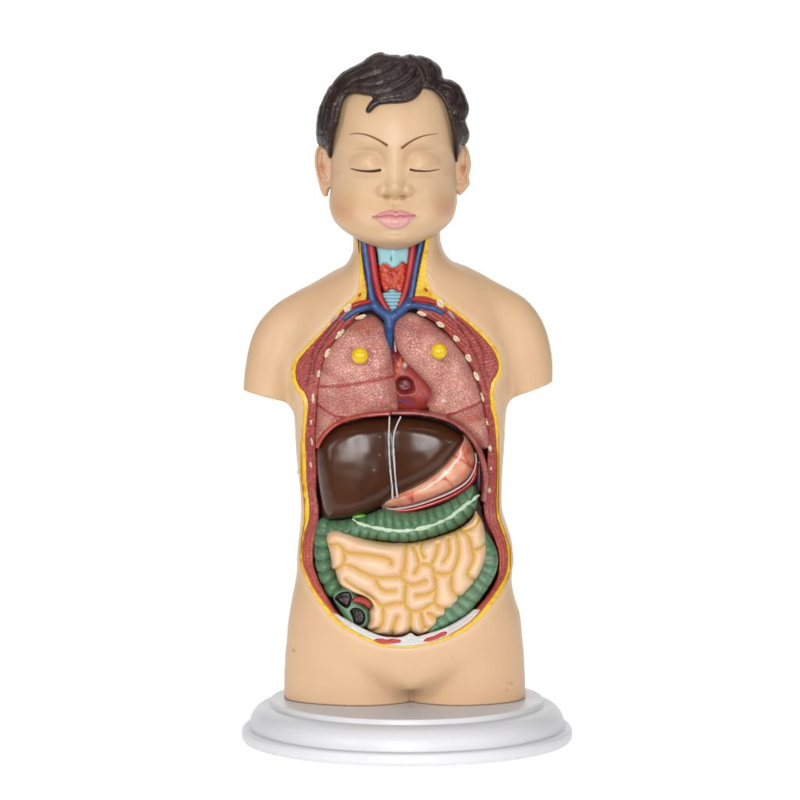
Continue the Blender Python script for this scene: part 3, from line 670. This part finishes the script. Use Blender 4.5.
GR = [[(328.5, 546), (337.5, 545), (344, 551), (343.5, 564), (334.5, 571.5)], [(344, 552), (352.5, 553.5), (370.5, 555), (388.5, 559), (391.5, 564)], [(343.5, 564.5), (352.5, 567), (364.5, 573), (378, 577.5), (393, 577), (402, 576), (405, 570)],
      [(406.5, 543), (406, 550), (405, 565), (401.5, 576), (407, 583)], [(406.5, 582), (405, 603), (411, 611)], [(376, 577.5), (379, 586), (385, 590.5), (395, 590.5)], [(346, 581), (354, 587), (361, 591), (371.5, 597.4), (382, 605.5), (396, 603), (405, 603)],
      [(383, 606), (383.5, 619), (380, 627), (374, 631)], [(397, 617), (393.5, 627), (392, 637)], [(411, 611.5), (410.5, 625), (410.5, 634)], [(411, 611), (421, 610), (433.5, 603), (439, 607), (446.5, 609)], [(421, 611), (423, 622), (425, 627)],
      [(435, 602.5), (436, 586), (434, 572.5), (431, 566), (424, 564), (419.5, 565.5), (415, 573)], [(417, 595), (427, 594), (435, 590)], [(407, 584), (415, 584), (422.5, 582), (425.5, 581)], [(435, 573), (445, 574), (452, 573)], [(452, 573), (452, 590.5), (463, 599.5)],
      [(452.5, 572.5), (457, 562), (459, 550), (457, 537), (454, 532)], [(460, 530), (467.5, 536), (472, 548), (473.5, 560), (467.5, 574), (476, 582)], [(464.5, 531.5), (475, 527), (480, 520)], [(472, 551), (481, 548), (487, 543.5)], [(422.5, 542), (421, 551), (424, 557)],
      [(413, 547), (416.5, 553), (419, 564)], [(431, 565), (436, 555.5), (438, 544)], [(448, 539), (449, 552), (444, 561.5)], [(428.5, 613), (436, 617.5), (443, 619)]]
GRS = [spline(g, False, 4) for g in GR]
_g = {}
def gdist(px, py):
    d = np.full(px.shape, 99.)
    for g in GRS: d = np.minimum(d, ldist(g, px, py))
    return d
SIS = spline(SI, n=3)
def si_disp(px, py):
    d = np.minimum(np.minimum(gdist(px, py), np.maximum(sdist(SIS, px, py), 0)+1.5), 12.); return 6.5*(1-np.exp(-(d/3.6)**1.35))-4.+.3*vnoise(px, py, 0, .12)
def si_c(px, py, W):
    d = gdist(px, py); e = sdist(spline(SI, n=3), px, py)
    c = mix(np.tile(C(236, 200, 164), (len(px), 1)), C(236, 190, 154), .6*sstep(-.3, .5, vnoise(px, py, 0, .07)))
    n_ = .5+.5*vnoise(px, py, 5, .12)
    c = mix(c, C(236, 196, 88), .75*np.exp(-(d/(1.6+1.2*n_))**2))
    c = mix(c, C(206, 156, 44), .85*np.exp(-(d/.9)**2))
    return mix(c, C(214, 170, 70), .6*np.exp(-(np.maximum(e, 0)/2.)**2)*(n_ > .3))
organ('small_intestine', SI, lambda px, py: -43+8*((px-405)/84)**2-.02*(py-580), 17, 10, M['bowel'], si_c, BW, si_disp, h=.75, yr=-53.)

# ------------------------------------------------------------------ head
HEADP = [(331, 165), (330, 192), (328.8, 200), (329.4, 208), (332.5, 217.5), (338, 225), (345, 231), (353, 236), (361.5, 240.5), (372.5, 245), (383.5, 248), (396, 249.3), (408, 247.3), (419, 242.5), (430, 236.5), (440, 231), (448, 224.5), (453.5, 217), (457, 205), (457.3, 196), (456.3, 180), (455.5, 165), (456, 150),
         (455, 120), (450, 95), (438, 78), (420, 68), (400, 64.5), (380, 66), (358, 73), (342, 88), (334, 110), (331, 135)]
HAIRP = [(328, 158), (322, 150), (317.8, 144.5), (316.4, 130), (318.5, 112), (323.5, 99), (328, 90), (335, 78.5), (347, 70), (361.5, 63), (370.5, 55.5), (383, 52.3), (395, 55), (409, 54.8), (423.5, 57), (433, 61), (441, 68.5), (443.7, 78.5), (451.5, 80), (459, 85), (464, 94.5), (469, 109), (466.2, 122), (469, 132), (467.5, 144), (462, 152), (456, 166), (448, 200), (430, 225), (360, 225), (338, 200)]
WIN = [(455, 168), (454.8, 156), (454, 142), (452, 128), (447.5, 111), (442.5, 99.5), (433, 91), (423.5, 87.5), (420, 93), (414, 99), (404.5, 102.8), (390, 103.6), (379.5, 104.6), (374, 108.5), (369.5, 112.6), (366.2, 112.6), (365.8, 109), (368.5, 103), (372.5, 98), (366, 95), (352, 93), (345, 97.5), (341, 106.5), (339, 118), (334.8, 135), (332.2, 147), (331.9, 156), (329.5, 159), (327, 156), (324.5, 150), (317, 146), (295, 146), (295, 270), (490, 270), (490, 146), (466, 145), (461.5, 145.5), (462, 151), (458.5, 156), (457, 166)]
def head_field(poly, hz, lo=(305, 45), hi=(480, 262)):
    xs = np.arange(lo[0], hi[0], hz); zs = np.arange(lo[1], hi[1], hz)
    PX, PY = np.meshgrid(xs, zs, indexing='ij'); d = sdist(spline(poly, n=3), PX, PY)
    return xs, zs, PX, PY, inflate(d, hz, 900)
def face(px, py):
    f = 0*px
    x = px-395.; ax = np.abs(x)
    g = lambda cx, cy, rx, ry: gss(px, py, cx, cy, rx, ry)
    gs = lambda cx, cy, rx, ry: gss(ax, py, cx, cy, rx, ry)
    f += 2.5*gs(0, 118, 42, 24)                               # forehead
    f += 1.2*gs(32, 141, 20, 8)                               # brow ridge
    f -= 4.5*gs(15, 160, 8, 8)+3.8*gs(29, 151.5, 16, 4.5)        # sockets
    f -= 1.5*gs(30, 178, 18, 6)
    lid = np.maximum(1-((ax-29.5)/17.)**2-((py-164.5)/12.5)**2, 0)**.8; f += 5.6*lid*sstep(171.5, 169.8, py+.02*(ax-29)**2*0)   # eyelid
    f += 1.3*np.sqrt(np.maximum(1-((ax-29.5)/17)**2-((py-169)/9.)**2, 0))*(py > 170)
    def dome(cx, cy, rx, ry, hh, p=1.): 
        q = ((ax-cx)/rx)**2+((py-cy)/ry)**2; return hh*np.exp(-(q**p))
    nb = np.interp(py, [136, 150, 165, 178, 186, 196], [0, .8, 3., 7., 10, 0])*np.exp(-(ax/9.)**2)
    tip = dome(0, 188, 9.4, 9.6, 13.5, 1.25); wing = dome(11.8, 190.8, 6.2, 6.4, 7.6, 1.3)
    f += smax(smax(nb, tip, 2.5), wing, 1.6)
    f -= 5.*gs(7.8, 197.6, 3.4, 1.9)                                # nostrils
    f += 4.*gs(36, 204, 18, 17)+1.5*gs(46, 212, 13, 13)             # cheeks
    f -= 1.8*g(395, 205.5, 2.4, 4.5)
    f += 5.0*gs(0, 215, 19, 12)                                      # muzzle
    f -= 1.*gs(24.5, 217.5, 4.5, 4)                                    # mouth corners
    f -= 2.*gs(0, 232.5, 13, 4)
    f += 5.5*gs(0, 240, 15, 8)                                       # chin
    return f
HH = .9
xs, zs, PXh, PYh, fH = head_field(HEADP, HH)
ays = np.arange(-84, 88, HH)
asph = 1.12
def chin_y(py): return -34*sstep(190, 244, py)
F = (ays[None, :, None]/asph)**2-fH[:, None, :]*(1-.10*sstep(170, 240, PYh))[:, None, :]
V, Q = surface_nets(F, (xs, ays, zs)); Q = Q[:, ::-1]
W = np.stack([V[:, 0]-PX0, V[:, 1], HC+PY0-V[:, 2]], 1)
fm = sstep(-6, -24, W[:, 1])
W[:, 1] += chin_y(V[:, 2])
hpx, hpy = proj(W)
W[:, 1] -= face(hpx, hpy)*fm
hpx, hpy = proj(W)
SL1 = spline([(351, 168.8), (357, 170.4), (365, 171.2), (373, 171), (379.5, 170)], False, 5); SL2 = spline([(410.5, 169.5), (418, 170.7), (428, 171), (434, 170.3), (439.5, 169.3)], False, 5)
LIPP = [(371.5, 217), (375.5, 215.2), (381, 212.3), (388, 210.2), (392.5, 209.8), (396, 211), (399.5, 209.8), (404, 210.5), (410.5, 213), (416.5, 215.3), (413.5, 218.5), (411, 220.5), (407, 225), (402, 228), (395, 229.3), (388, 228), (383, 225), (378, 220.8)]
def head_col(px, py, W):
    c = np.tile(skin0, (len(px), 1)); fr = (W[:, 1] < -10)*1.
    c = mix(c, C(214, 148, 108), .5*gss(px, py, 342, 212, 15, 13)*fr)
    c = mix(c, C(220, 146, 122), .42*gss(px, py, 444, 206, 13, 12)*fr)
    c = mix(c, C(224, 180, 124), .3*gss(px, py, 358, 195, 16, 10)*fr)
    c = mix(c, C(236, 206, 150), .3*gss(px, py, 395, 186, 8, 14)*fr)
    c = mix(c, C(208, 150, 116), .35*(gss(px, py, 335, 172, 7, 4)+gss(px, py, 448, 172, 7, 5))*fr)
    c = mix(c, C(205, 150, 96), .2*(gss(px, py, 382, 160, 5, 8)+gss(px, py, 409, 160, 5, 8))*fr)  # shade under the brow painted into the inner eye corners
    c = mix(c, C(160, 100, 70), .3*(gss(px, py, 388, 197.5, 2.5, 1.3)+gss(px, py, 402.5, 197.5, 2.5, 1.3))*fr)  # nostril shade painted into the skin colour
    return c
HD = mesh_obj('head', W, Q, M['skin'], TM, head_col(hpx, hpy, W)); HD['label'] = 'skin coloured child head with closed eyes and rosy cheeks'
# front depth map of the face for things painted or laid on it
order = W[:, 1] < 0
zmap = np.full(PXh.shape, 0.)
k_ = np.full(PXh.shape, .98)
for _ in range(4):
    xw, zw = (PXh-PX0)*k_, (PYh-PY0)*k_
    u = np.clip(((xw+PX0)-xs[0])/HH, 0, len(xs)-1.001); v = np.clip(((zw+PY0)-zs[0])/HH, 0, len(zs)-1.001)
    i, j = u.astype(int), v.astype(int); a, b = u-i, v-j
    f_ = fH*(1-.10*sstep(170, 240, PYh))
    f_ = f_[i, j]*(1-a)*(1-b)+f_[i+1, j]*a*(1-b)+f_[i, j+1]*(1-a)*b+f_[i+1, j+1]*a*b
    y0_ = -asph*np.sqrt(np.maximum(f_, 0)); yb = y0_+chin_y(PY0+zw); k0 = kk(yb)
    zmap = yb-face(PX0+xw/k0, PY0+zw/k0)*sstep(-6, -24, y0_)
    k_ = kk(zmap)
def ysurf(px, py):
    u = np.clip((px-xs[0])/HH, 0, len(xs)-1.001); v = np.clip((py-zs[0])/HH, 0, len(zs)-1.001)
    i, j = u.astype(int), v.astype(int); a, b = u-i, v-j
    return zmap[i, j]*(1-a)*(1-b)+zmap[i+1, j]*a*(1-b)+zmap[i, j+1]*(1-a)*b+zmap[i+1, j+1]*a*b
def on_face(name, dfun, box, H, R, mat, cf, off, disp=None, h=.45):
    """a raised or painted patch that follows the face"""
    xs_ = np.arange(box[0], box[2], h); zs_ = np.arange(box[1], box[3], h); X, Y = np.meshgrid(xs_, zs_, indexing='ij')
    d = dfun(X, Y); t = np.minimum(d/R, 1.); phi = H*H*(2*t-t*t); ys_ = np.arange(-H-3*h, H+3*h, h)
    F = (ys_[None, :, None]**2-phi[:, None, :])/(2*np.sqrt(np.maximum(phi, 0))[:, None, :]+2*h)
    V, Q = surface_nets(F, (xs_, ys_, zs_)); Q = Q[:, ::-1]
    px, py = V[:, 0], V[:, 2]; y = V[:, 1].copy()
    if disp is not None: y -= disp(px, py)*(V[:, 1] < 0)
    y += ysurf(px, py)+off; k = kk(y)
    Wd = np.stack([(px-PX0)*k, y, HC-(py-PY0)*k], 1)
    return mesh_obj(name, Wd, Q, mat, HD, cf(px, py, Wd))
LIPS_ = spline(LIPP, n=4); ML = spline([(370, 217), (379, 216.8), (387, 215.8), (392, 216), (396, 217.3), (400, 216.2), (406, 216.2), (418, 215.2)], False, 5)
on_face('lips', lambda X, Y: sdist(LIPS_, X, Y), (366, 205, 423, 234), 2.4, 3.6, M['lip'],
        lambda px, py, W: mix(mix(mix(np.tile(C(222, 150, 150), (len(px), 1)), C(230, 170, 166), sstep(216, 222, py)), C(176, 92, 96), .75*np.exp(-(ldist(ML, px, py)/.8)**2)), C(120, 50, 40), gss(px, py, 396.3, 212.3, .8, .9)), -.3,
        lambda px, py: -1.5*np.exp(-(ldist(ML, px, py)/1.2)**2)+1.4*gss(px, py, 395, 222.5, 12, 4)+.7*gss(px, py, 395, 213, 14, 2)+.12*np.sin(px*1.3))
def tapered(line, w0, w1):
    L = spline(line, False, 6)
    def f(X, Y):
        d, s, g = ldist(L, X, Y, True); T = s/max(s.max(), 1e-6)
        return w0+(w1-w0)*T-d
    return f
brow = C(140, 84, 50)
on_face('eyebrow', tapered([(349.4, 134.4), (357, 133.4), (367.7, 135.2), (378.4, 139.9), (386.7, 145.2)],   .4, 1.4), (345, 129, 392, 150), .5, .8, M['brow'], flat(brow), -.05, h=.35)
on_face('eyebrow', tapered([(437.5, 133.8), (423.5, 135.9), (411.6, 141), (402, 147.8)], .35, 1.4), (397, 129, 442, 153), .5, .8, M['brow'], flat(brow), -.05, h=.35)
on_face('eyelash_line', tapered([(351, 168.6), (357, 170.2), (365, 171.2), (373, 171.2), (379.8, 170.2)], .6, 1.6), (347, 164, 384, 176), .6, .9, M['brow'], flat(C(84, 46, 34)), -.1, h=.35)
on_face('eyelash_line', tapered([(439.5, 169.3), (434, 170.4), (428, 171.2), (418, 170.9), (410.5, 169.6)], .4, 1.3), (406, 164, 444, 176), .6, .9, M['brow'], flat(C(104, 60, 40)), -.1, h=.35)
# ears
def ear(poly, s, conc):
    S_ = spline(poly, n=4)
    def dsp(px, py):
        d = sdist(S_, px, py)
        return -4.*sstep(1.8, 4.5, d)*sstep(190, 178, py)+1.6*np.exp(-(ldist(conc[0], px, py)/1.6)**2)-3.*gss(px, py, conc[1][0], conc[1][1], 2.6, 3.6)
    def cf(px, py, W):
        c = np.tile(C(222, 184, 150), (len(px), 1)); return mix(c, C(200, 136, 100), .55*gss(px, py, conc[1][0], conc[1][1], 3, 5)+.25*sstep(2, 4, sdist(S_, px, py)))
    def yf(px, py): return 2+s*(px-393)*.0-np.maximum(0, 12-np.abs(px-393)*0)*0+.25*(70-np.abs(px-393))*-.6
    organ('ear', poly, yf, 8, 6, M['skin'], cf, HD, dsp, h=.6, yr=0.)
ear([(317.5, 146), (314.8, 153), (314, 162.5), (315.6, 173), (318, 183), (320.3, 191), (322.5, 195.5), (325.5, 197), (328.3, 195.5), (330, 189), (338, 182), (338, 150), (330, 146), (323, 144)], -1, ([(321, 154), (320, 162), (322, 172), (325, 178)], (322, 168)))
ear([(461, 145), (465, 144.2), (468.7, 150), (471, 159), (471.2, 168), (469.6, 177), (470.2, 184), (467, 189), (463, 193.5), (459.5, 195.6), (456.5, 193), (450, 184), (450, 152)], 1, ([(466, 154), (467, 164), (465, 174), (461, 180)], (463, 169)))
# hair: cap with a window for the face, then locks
hzH = .9
xs2, zs2, PX2, PY2, fO = head_field(HAIRP, hzH)
ay2 = np.arange(-98, 104, hzH)
So = (ay2[None, :, None]/1.12)**2-fO[:, None, :]
g0 = np.gradient(So, hzH); So = So/np.maximum(np.sqrt(g0[0]**2+g0[1]**2+g0[2]**2), 1.)
k2 = kk(-55.); Xw, Zw = PX0+(PX2-PX0)/k2, PY0+(PY2-PY0)/k2
k3 = kk(-8.); Xe, Ze = PX0+(PX2-PX0)/k3, PY0+(PY2-PY0)/k3
wq = np.clip((np.abs(PX2-393)-30)/32., 0, 1)
dW = sdist(spline(WIN, n=3), Xw*(1-wq)+Xe*wq, Zw*(1-wq)+Ze*wq)
A3 = ay2[None, :, None]
So = smax(So, np.minimum(dW[:, None, :], (14-A3)*1.)+0*So, 5.)
V, Q = surface_nets(So, (xs2, ay2, zs2)); Q = Q[:, ::-1]
W = np.stack([V[:, 0]-PX0, V[:, 1], HC+PY0-V[:, 2]], 1)
LOCKS = [([(436, 66), (432, 80), (424, 90), (410, 98), (392, 101), (376, 104), (369, 110)], 4.2), ([(428, 60), (424, 74), (414, 86), (398, 94), (380, 97)], 4.5), ([(420, 60), (410, 74), (396, 84), (378, 90), (356, 90)], 5),
         ([(408, 58), (396, 70), (380, 79), (360, 84), (346, 92)], 5), ([(396, 57), (380, 66), (362, 72), (346, 82), (338, 96)], 5), ([(380, 55), (364, 64), (346, 74), (334, 90), (330, 108)], 5), ([(430, 84), (420, 92), (404, 99), (386, 101)], 3),
         ([(345, 76), (332, 92), (326, 108), (322, 126), (322, 142)], 4.5), ([(340, 92), (333, 106), (330, 124), (327, 142)], 4), ([(338, 108), (334, 124), (330, 140), (329.5, 156)], 3.5), ([(330, 88), (322, 104), (318, 124), (319, 143)], 3.5), ([(352, 92), (344, 98), (339, 110), (336, 124)], 3),
         ([(430, 60), (438, 68), (440, 78), (434, 86)], 4.5), ([(420, 56), (432, 64), (436, 74), (428, 84)], 4), ([(410, 56), (424, 66), (428, 76)], 4), ([(443, 80), (452, 83), (458, 92), (456, 102)], 4), ([(442, 88), (450, 92), (452, 102), (449, 108)], 4.2),
         ([(456, 86), (464, 96), (466, 110), (462, 120)], 4), ([(450, 100), (458, 110), (458, 124), (463, 136)], 4.2), ([(446, 106), (451, 120), (455, 136), (457, 150), (456, 164)], 3.8), ([(464, 108), (463, 122), (467, 134), (464, 144)], 3.6), ([(455, 118), (461, 130), (460, 146)], 3.4),
         ([(438, 92), (444, 100), (448, 112)], 3), ([(398, 60), (410, 62), (420, 70), (424, 80)], 3.5), ([(372, 58), (386, 58), (400, 62)], 3.5)]
LKS = [(spline(l, False, 6), w) for l, w in LOCKS]
def hair_bump(px, py):
    b = np.zeros_like(px); best = np.full(px.shape, 1e9); fine = np.zeros_like(px)
    for n_, (l, w) in enumerate(LKS):
        d, s, g = ldist(l, px, py, True)
        q = np.maximum(1-(d/w)**2, 0); b = np.maximum(b, 3.0*np.sqrt(q)+.3*(n_ % 3)*np.sqrt(q))
        r = d/w; m = r < best; best = np.where(m, r, best)
        fine = np.where(m, np.sin(g*3.6+n_*1.7+1.3*vnoise(s, g, n_, .15))+.6*np.sin(g*6.3+n_), fine)
    return b+.22*fine+.4*vnoise(px, py, 1, .3)
hp, hq = proj(W)
nn = normals(W, Q)
edge = sstep(-1.0, 3.5, -np.interp(0, [0], [0])-sdist(spline(WIN, n=3), hp, hq))
W = W+nn*((hair_bump(hp, hq)-1.4)*(.35+.65*edge))[:, None]*(.45+.55*np.clip(-nn[:, 1:2]*1.5, 0, 1))
hcol = mix(np.tile(C(46, 32, 30), (len(W), 1)), C(60, 43, 38), sstep(-.2, .6, vnoise(hp, hq, 0, .2)))
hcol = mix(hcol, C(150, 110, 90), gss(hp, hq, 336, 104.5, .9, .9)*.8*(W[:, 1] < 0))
HR = mesh_obj('hair', W, Q, M['hair'], HD, hcol)

# ------------------------------------------------------------------ stand
def lathe(prof, n=256):
    P = spline(prof, False, 6) if False else np.array(prof, float); th = np.linspace(0, 2*math.pi, n, endpoint=False)
    V = np.array([[r*math.cos(t), r*math.sin(t), z] for r, z in P for t in th]); m = len(P)
    Q = np.array([[i*n+j, i*n+(j+1) % n, (i+1)*n+(j+1) % n, (i+1)*n+j] for i in range(m-1) for j in range(n)])
    return V, Q
def arc(r0, z0, r1, z1, n=8, bulge='out'):
    out = []
    for i in range(n+1):
        a = math.pi/2*i/n
        out.append((r0+(r1-r0)*(1-math.cos(a)), z0+(z1-z0)*math.sin(a)) if bulge == 'out' else (r0+(r1-r0)*math.sin(a), z0+(z1-z0)*(1-math.cos(a))))
    return out
prof = [(.01, 0.3), (150, .3), (163.2, .3)]+arc(163.5, .3, 165, 2.5, 4)[1:]+[(165.2, 6), (164.9, 9)]+arc(164.9, 9, 161.5, 13.2, 6)[1:]+[(158.4, 13.7), (157.9, 13.5), (157.5, 13.9)]+arc(157.4, 14.2, 139.5, 35.2, 20)[1:]
prof += [(137.2, 35.7), (136.6, 35.5), (136.2, 36.2), (136.2, 39.3)]+arc(136.2, 39.3, 134.6, 40.8, 5)[1:]+[(100, 41.1), (.01, 41.1)]
V, Q = lathe(prof)
mesh_obj('stand', V, Q, M['stand'], TM, np.tile(C(215, 216, 220), (len(V), 1)))['label'] = 'round stepped glossy white stand'

# ------------------------------------------------------------------ studio sweep: white sheet made translucent so added back light hides contact shadow
def sweep():
    prof = [(-400, -6), (-400, 0)]+[(y, 0) for y in np.linspace(-395, 2200, 30)]
    prof += [(2200+700*math.sin(a), 700-700*math.cos(a)) for a in np.linspace(.06, math.pi/2, 16)]+[(2900, z) for z in np.linspace(900, 3600, 10)]
    xs = np.linspace(-2000, 2000, 40); n = len(xs)
    V = np.array([[x, y, z] for y, z in prof for x in xs])
    Q = np.array([[i*n+j, i*n+j+1, (i+1)*n+j+1, (i+1)*n+j] for i in range(len(prof)-1) for j in range(n-1)])
    mt = bpy.data.materials.new('translucent_white'); mt.use_nodes = True; N, L = mt.node_tree.nodes, mt.node_tree.links
    for x in list(N):
        if x.type != 'OUTPUT_MATERIAL': N.remove(x)
    out = [x for x in N if x.type == 'OUTPUT_MATERIAL'][0]
    a = N.new('ShaderNodeBsdfDiffuse'); b = N.new('ShaderNodeBsdfTranslucent'); mx = N.new('ShaderNodeMixShader'); mx.inputs[0].default_value = .6
    a.inputs[0].default_value = b.inputs[0].default_value = (.93, .93, .93, 1)
    L.new(a.outputs[0], mx.inputs[1]); L.new(b.outputs[0], mx.inputs[2]); L.new(mx.outputs[0], out.inputs[0])
    o = mesh_obj('backdrop', V, Q, mt); o['kind'] = 'structure'; return o
sweep()

w = bpy.data.worlds.new('World'); sc.world = w; w.use_nodes = True
N, L = w.node_tree.nodes, w.node_tree.links
bg = N['Background']; tc = N.new('ShaderNodeTexCoord'); sp = N.new('ShaderNodeSeparateXYZ'); L.new(tc.outputs['Generated'], sp.inputs[0])
def mrange(sock, a, b, lo, hi):
    m = N.new('ShaderNodeMapRange'); m.inputs[1].default_value, m.inputs[2].default_value, m.inputs[3].default_value, m.inputs[4].default_value = a, b, lo, hi
    L.new(sock, m.inputs[0]); return m.outputs[0]
def mth(op, a, b):
    m = N.new('ShaderNodeMath'); m.operation = op; L.new(a, m.inputs[0]); L.new(b, m.inputs[1]); return m.outputs[0]
behind = mrange(sp.outputs['Y'], .78, .9, .09, 5.5)                       # unseen bright world added behind the sweep to whiten it, dim elsewhere
below = mth('MULTIPLY', mrange(sp.outputs['Z'], -.05, -.2, 0, 3.6), mrange(sp.outputs['Y'], -.1, .1, 0, 1))   # unseen glow added below the floor to wash out contact shadow
L.new(mth('MAXIMUM', behind, below), bg.inputs['Strength']); bg.inputs['Color'].default_value = (1, 1, 1, 1)

def softbox(name, loc, size, power, target=(0, 0, .36), col=(1, .985, .965)):
    l = bpy.data.lights.new(name, 'AREA'); l.shape = 'RECTANGLE'; l.size, l.size_y = size; l.energy = power; l.color = col
    o = bpy.data.objects.new(name, l); COL.objects.link(o); o.location = loc
    from mathutils import Vector
    o.rotation_euler = (Vector(target)-Vector(loc)).to_track_quat('-Z', 'Y').to_euler(); return o
softbox('softbox_lamp', (-.12, -3.75, 1.05), (1.2, 1.7), 126)
softbox('fill_lamp', (-2.1, -2.0, 1.2), (1.1, 1.5), 30)
softbox('fill_lamp', (2.1, -2.0, 1.1), (1.1, 1.5), 24)
softbox('overhead_lamp', (0, -.5, 2.4), (1.4, 1.0), 10)

cam = bpy.data.cameras.new('camera'); co = bpy.data.objects.new('camera', cam); COL.objects.link(co)
co.location = (0, -3.2, .55); co.rotation_euler = (math.radians(90), 0, 0)
cam.sensor_width = 36; cam.lens = 36*3.2/.8; cam.clip_end = 100
cam.shift_x = (400-PX0)/800; cam.shift_y = (PY0-400)/800
sc.camera = co
sc.view_settings.view_transform = 'Standard'; sc.view_settings.look = 'None'; sc.view_settings.exposure = 0; sc.view_settings.gamma = 1
sc.render.film_transparent = False
